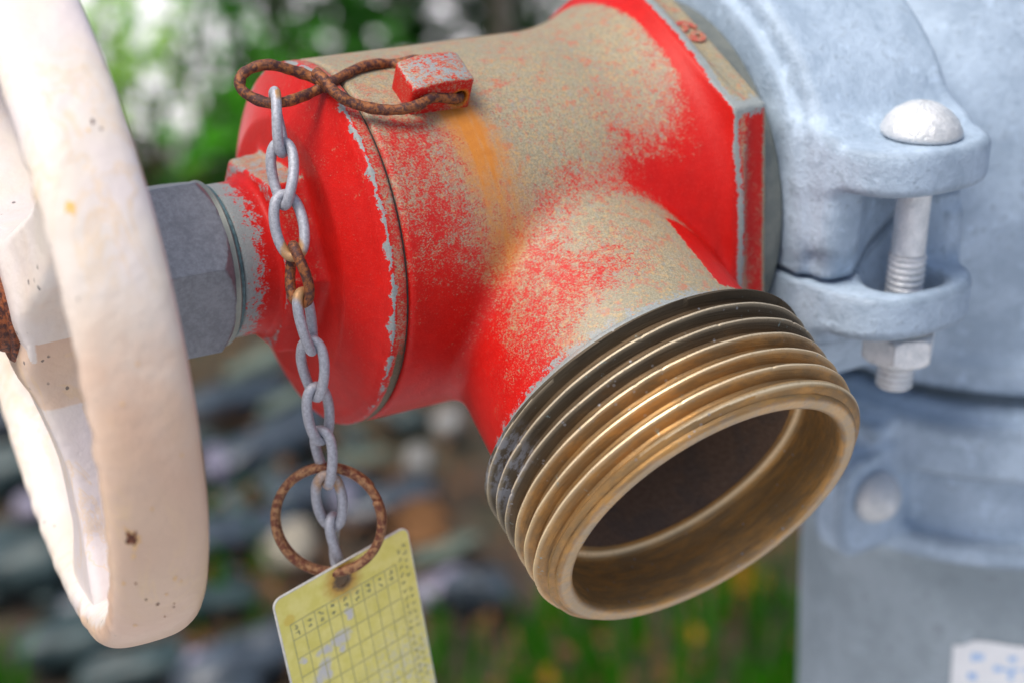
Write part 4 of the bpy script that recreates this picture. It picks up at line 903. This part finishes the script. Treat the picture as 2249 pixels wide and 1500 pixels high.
plant('evergreen_shrub', gbase(1120, 2.65), 800, .22, .25, -.02, .60, .052, M_LD, 'dark evergreen shrub behind the red flange of the valve', 'shrub', 'evergreen shrubs behind the valve', 16, 9)
plant('leafy_plant', gbase(690, 2.27), 60, .06, .06, .12, .34, .04, M_LM, 'mid green sprig in front of the dark evergreen shrub', 'plant', None, 17, 4)
plant('leafy_plant', gbase(515, 2.20), 70, .07, .08, .0, .12, .034, M_LD, 'dark low plant beside the left edge of the red bonnet', 'plant', None, 18, 4)
# slim grey-brown trunk seen at the top edge
tr = thing('young_tree', gbase(1135, 2.34), 'slim grey brown young tree trunk rising behind the valve at the top edge', 'tree'); b = np.array(tr.location)
V, Fc = tube(spline([b + [0, 0, -.05], b + [.006, .0, .3], b + [-.01, .02, .8], b + [.03, .03, 1.7]], 24), .014, 14, rfun=lambda t: 1.15 - .5 * t + .05 * np.sin(t * 60)); mesh('trunk', V, Fc, M_STEM, tr, world=True)
cc = b + [.03, .03, 1.6]; r = np.random.default_rng(5)
for k in range(6):
    tip = cc + r.normal(size=3) * [.3, .3, .25] + [0, 0, .3]; V, Fc = tube(spline([b + [.01, .02, .9 + .12 * k], (cc + tip) / 2 + [0, 0, -.1], tip], 10), .008, 6, rfun=lambda t: 1.2 - .8 * t); mesh('branch', V, Fc, M_STEM, tr, world=True)
n = 700; P = cc + r.normal(size=(n, 3)) * [.28, .28, .25] + [0, 0, .25]; L = .05 * r.uniform(.6, 1.2, n); V, Fc = leaves(P, rdir(r, n), r.normal(size=(n, 3)) * .5 + [0, 0, 1], L, L * .5); mesh('crown', V, Fc, M_LM, tr, smooth=False, attrs=dict(tint=r.random(len(V))), world=True)

# ------------------------------------------------------------------ stones
def mat_stone(name, c0, c1, rough=.35):
    t = NT(name); n = t.noise(45, 5, .65); n2 = t.noise(300, 4, .6); c = t.mix(t.step(n, .38, .62), c0, c1); return t.fin(c, t.add(rough, t.mul(n2, .2)), 0., t.bump(t.add(n, t.mul(n2, .3)), .003, .5))
SM = dict(slate=mat_stone('blue_slate_stone', (.022, .032, .046), (.060, .080, .105), .18), teal=mat_stone('dark_teal_stone', (.010, .026, .030), (.050, .082, .085), .35), lilac=mat_stone('lilac_stone_and_highlight', (.13, .125, .18), (.26, .245, .33), .3),
          green=mat_stone('grey_green_stone', (.06, .085, .07), (.14, .18, .14), .5), pale=mat_stone('pale_beige_stone', (.20, .18, .14), (.32, .29, .23), .5), grey=mat_stone('light_grey_stone', (.16, .16, .155), (.27, .27, .26), .4))
def stone(px, py, wpx, hpx, ang, kind, label, z=0., seed=0, name='stone'):
    r = np.random.default_rng(seed + int(px) * 7 + int(py)); c = ground(px, py, z + .012); dist_ = np.linalg.norm(c - EYE); k = dist_ / FPX
    a_, b_ = wpx * k / 2, hpx * k / 2
    nu, nv = 20, 12; u = np.linspace(0, 2 * np.pi, nu, endpoint=False); v = np.linspace(-np.pi / 2, np.pi / 2, nv); U_, V_ = np.meshgrid(u, v, indexing='ij')
    s1 = lambda q, e_: np.sign(q) * np.abs(q) ** e_
    x = s1(np.cos(V_), .75) * s1(np.cos(U_), .75); y = s1(np.cos(V_), .75) * s1(np.sin(U_), .75); zz = s1(np.sin(V_), .75)
    bump_ = 1 + .10 * np.sin(U_ * 2 + r.random() * 6 + V_) + .07 * np.sin(U_ * 3 + V_ * 2 + r.random() * 6) + .04 * np.sin(U_ * 5 - V_ * 3 + r.random() * 6)
    P = np.stack([x * a_ * bump_, y * b_ * 1.25 * bump_, zz * b_ * .85 * bump_], -1).reshape(-1, 3)
    t = math.radians(ang); R = np.array([[math.cos(t), -math.sin(t), 0], [math.sin(t), math.cos(t), 0], [0, 0, 1]]); tl_ = r.normal() * .12; R2 = np.array([[1, 0, -tl_], [0, 1, 0], [tl_, 0, 1]])
    P = P @ R2.T @ R.T + c + [0, 0, b_ * .35]
    Fc = [(i * nv + j, ((i + 1) % nu) * nv + j, ((i + 1) % nu) * nv + j + 1, i * nv + j + 1) for i in range(nu) for j in range(nv - 1)]
    o = mesh(name, P, Fc, SM[kind], None, world=True); tag(o, label, 'stone', 'stones on the ground left of the valve'); return o
ST = [(530, 885, 300, 75, 38, 'slate', 'long blue slate stone just below the hexagon gland nut'),       (590, 985, 320, 85, 36, 'slate', 'long slate stone left of the chain, above the split ring'), (478, 1030, 66, 72, 0, 'lilac', 'lilac pebble shape standing in for a slate highlight, touching the handwheel rim edge'),  # lilac pebble by the rim is a highlight modelled as a stone
      (640, 880, 150, 34, 30, 'green', 'grey green flat stone left of the chain below the bonnet'), (570, 800, 170, 40, 28, 'green', 'grey green flat stone partly hidden under the gland nut'),
      (790, 1012, 140, 38, 22, 'green', 'grey green flat stone right of the chain, above the ring'), (920, 1020, 62, 62, 0, 'grey', 'round pale pebble between the chain and the outlet thread'), (985, 935, 66, 58, 0, 'grey', 'light grey pebble just below the red barrel'),
      (640, 1215, 130, 90, 60, 'pale', 'big pale beige stone behind the split ring'),       (510, 1190, 360, 95, 36, 'slate', 'long slate stone left of the split ring'), (760, 1110, 50, 80, 0, 'lilac', 'lilac pebble shape standing in for a slate highlight, seen through the split ring'),  # lilac pebble here stands for a bright reflection on the slate
      (700, 1090, 260, 80, 20, 'slate', 'slate stone seen through the split ring'),
      (975, 1215, 170, 44, 25, 'green', 'grey green flat stone right of the tag, near the outlet thread'), (965, 1300, 170, 62, 30, 'lilac', 'lilac grey stone right of the yellow tag'),
      (560, 1455, 360, 110, 36, 'slate', 'slate stone left of the yellow tag at the bottom edge'), (455, 1480, 90, 90, 10, 'lilac', 'lilac pebble at the bottom edge beside the handwheel'),
      (1055, 1330, 70, 150, 80, 'slate', 'dark upright slate stone near the outlet mouth'), (860, 1110, 220, 70, 30, 'slate', 'dark slate stone between the split ring and the outlet thread'),
      (60, 1255, 200, 150, 10, 'teal', 'large round dark teal boulder at the left edge'), (40, 1040, 170, 110, 20, 'teal', 'dark teal stone at the left edge above the large boulder'), (150, 1420, 240, 100, 15, 'teal', 'dark teal stone under the large boulder at bottom left'),
      (300, 1480, 220, 90, 20, 'teal', 'dark teal stone below the handwheel'), (70, 1120, 60, 56, 0, 'lilac', 'small lilac pebble between the dark boulders at the left edge'), (20, 930, 120, 80, 20, 'slate', 'slate stone at the left edge beside the wheel'), (200, 1330, 140, 70, 20, 'slate', 'slate stone behind the bottom of the handwheel'),
      (470, 1330, 200, 70, 30, 'teal', 'dark teal stone between the handwheel and the tag'), (430, 1580, 260, 90, 20, 'slate', 'slate stone just below the frame')]
for q in ST: stone(*q[:6], q[6])
r = np.random.default_rng(21); peb = []
for k in range(60):                                         # smaller filler stones bedded between the named ones
    px, py = r.uniform(-60, 900), r.uniform(740, 1640)
    if px > 640 and py > 1000: continue
    peb.append(stone(px, py, r.uniform(40, 110), r.uniform(30, 60), r.uniform(0, 60), 'slate' if k % 2 else 'teal', '', z=-.012, seed=k, name='pebble'))

gv, gf = [], []
for o in peb:
    n0 = sum(map(len, gv)); gv.append(np.array([v.co[:] for v in o.data.vertices]) + np.array(o.location)); gf += [tuple(i + n0 for i in p.vertices) for p in o.data.polygons]; bpy.data.objects.remove(o)
tag(mesh('gravel', np.concatenate(gv), gf, SM['teal'], None, world=True), 'dark gravel bedded between the slate stones', 'gravel', kind='stuff')
# ------------------------------------------------------------------ litter, grass
M_DRY = mat_leaf('dry_leaf', (.06, .03, .015), (.26, .13, .055), .1, .7)
n = 1100; px = r.uniform(380, 1900, n); py = r.uniform(620, 1750, n); P = np.array([ground(a_, b_, .008) for a_, b_ in zip(px, py)]); P[:, 2] += r.random(n) * .012
D = rdir(r, n, .12); L = r.uniform(.008, .026, n); V, Fc = leaves(P, D, r.normal(size=(n, 3)) * .35 + [0, 0, 1], L, L * r.uniform(.3, .7, n))
lt = mesh('leaf_litter', V, Fc, M_DRY, None, smooth=False, attrs=dict(tint=np.repeat(np.clip(r.beta(1.2, 2, n), 0, 1), 8)), world=True); tag(lt, 'brown dry leaf litter scattered over the dark soil', 'leaf litter', kind='stuff')
def fallen(px, py, size, mat, label, z=.02, seed=1):
    r_ = np.random.default_rng(seed); c = ground(px, py, z); D = rdir(r_, 1, .2); V, Fc = leaves([c], D, [[.2, -.5, .8]], np.array([size]), np.array([size * .7])); o = mesh('fallen_leaf', V, Fc, mat, None, smooth=False, attrs=dict(tint=np.full(8, .6)), world=True); tag(o, label, 'leaf', 'fallen leaves')
M_OR = mat_leaf('orange_fallen_leaf', (.22, .10, .012), (.36, .19, .025), .2)
for a_ in ((1690, 1265, .055, M_OR, 'orange yellow fallen leaf between the outlet mouth and the standpipe'), (365, 385, .06, M_LY, 'pale yellow fallen leaf right of the handwheel rim'), (455, 372, .07, M_LY, 'yellow brown fallen leaf left of the bonnet'),
           (985, 1140, .06, M_DRY, 'curled brown leaf between the tag and the outlet thread'), (1500, 1425, .035, M_OR, 'small yellowed leaf lying in the grass under the outlet'), (880, 1180, .05, M_DRY, 'brown leaf right of the split ring'), (1180, 1480, .03, M_OR, 'rusty orange leaf at the bottom edge under the outlet')):
    fallen(*a_, seed=int(a_[0]))
def grass(name, n, fpx, h0, h1, mat, label, seed):
    r_ = np.random.default_rng(seed); V, Fc, T_ = [], [], []
    for k in range(n):
        a_, b_ = fpx(r_); g = ground(a_, b_, 0.); h = r_.uniform(h0, h1); w = r_.uniform(.003, .0065); az = r_.uniform(0, 6.28); le = r_.uniform(.05, .55) * h; d = np.array([math.cos(az), math.sin(az), 0]); s_ = np.array([-d[1], d[0], 0]); s_ = s_ * .6 + np.array([1, 0, 0]) * .5; b0 = len(V); tn = r_.random()
        for q in (0, .4, .75, 1.): c_ = g + d * le * q * q + np.array([0, 0, h * q * (1 - .15 * q)]); ww = w * (1 - q ** 2.2) + 1e-4; V += [c_ - s_ * ww, c_ + s_ * ww]; T_ += [tn, tn]
        Fc += [(b0 + 2 * q, b0 + 2 * q + 1, b0 + 2 * q + 3, b0 + 2 * q + 2) for q in range(3)]
    o = mesh(name, V, Fc, mat, None, attrs=dict(tint=T_), world=True); tag(o, label, 'grass', kind='stuff')
M_GR = mat_leaf('grass_blade', (.006, .06, .003), (.07, .34, .010), .4)
grass('grass', 420, lambda q: (q.uniform(1180, 2100), q.uniform(1330, 2000)), .05, .17, M_GR, 'vivid green grass under the outlet and round the standpipe', 31)
grass('grass', 90, lambda q: (q.uniform(860, 1200), q.uniform(1420, 1750)), .04, .11, M_GR, 'sparse grass right of the yellow tag', 32)
grass('grass', 60, lambda q: (q.uniform(-60, 60), q.uniform(1480, 1650)), .04, .09, M_GR, 'tuft of grass in the bottom left corner', 33)
grass('grass', 70, lambda q: (q.uniform(420, 640), q.uniform(1090, 1420)), .02, .06, M_GR, 'sparse grass between the slate stones', 34)
grass('grass', 420, lambda q: (q.uniform(150, 1350), q.uniform(330, 640)), .03, .12, M_GR, 'low grass in front of the shrubs', 35)
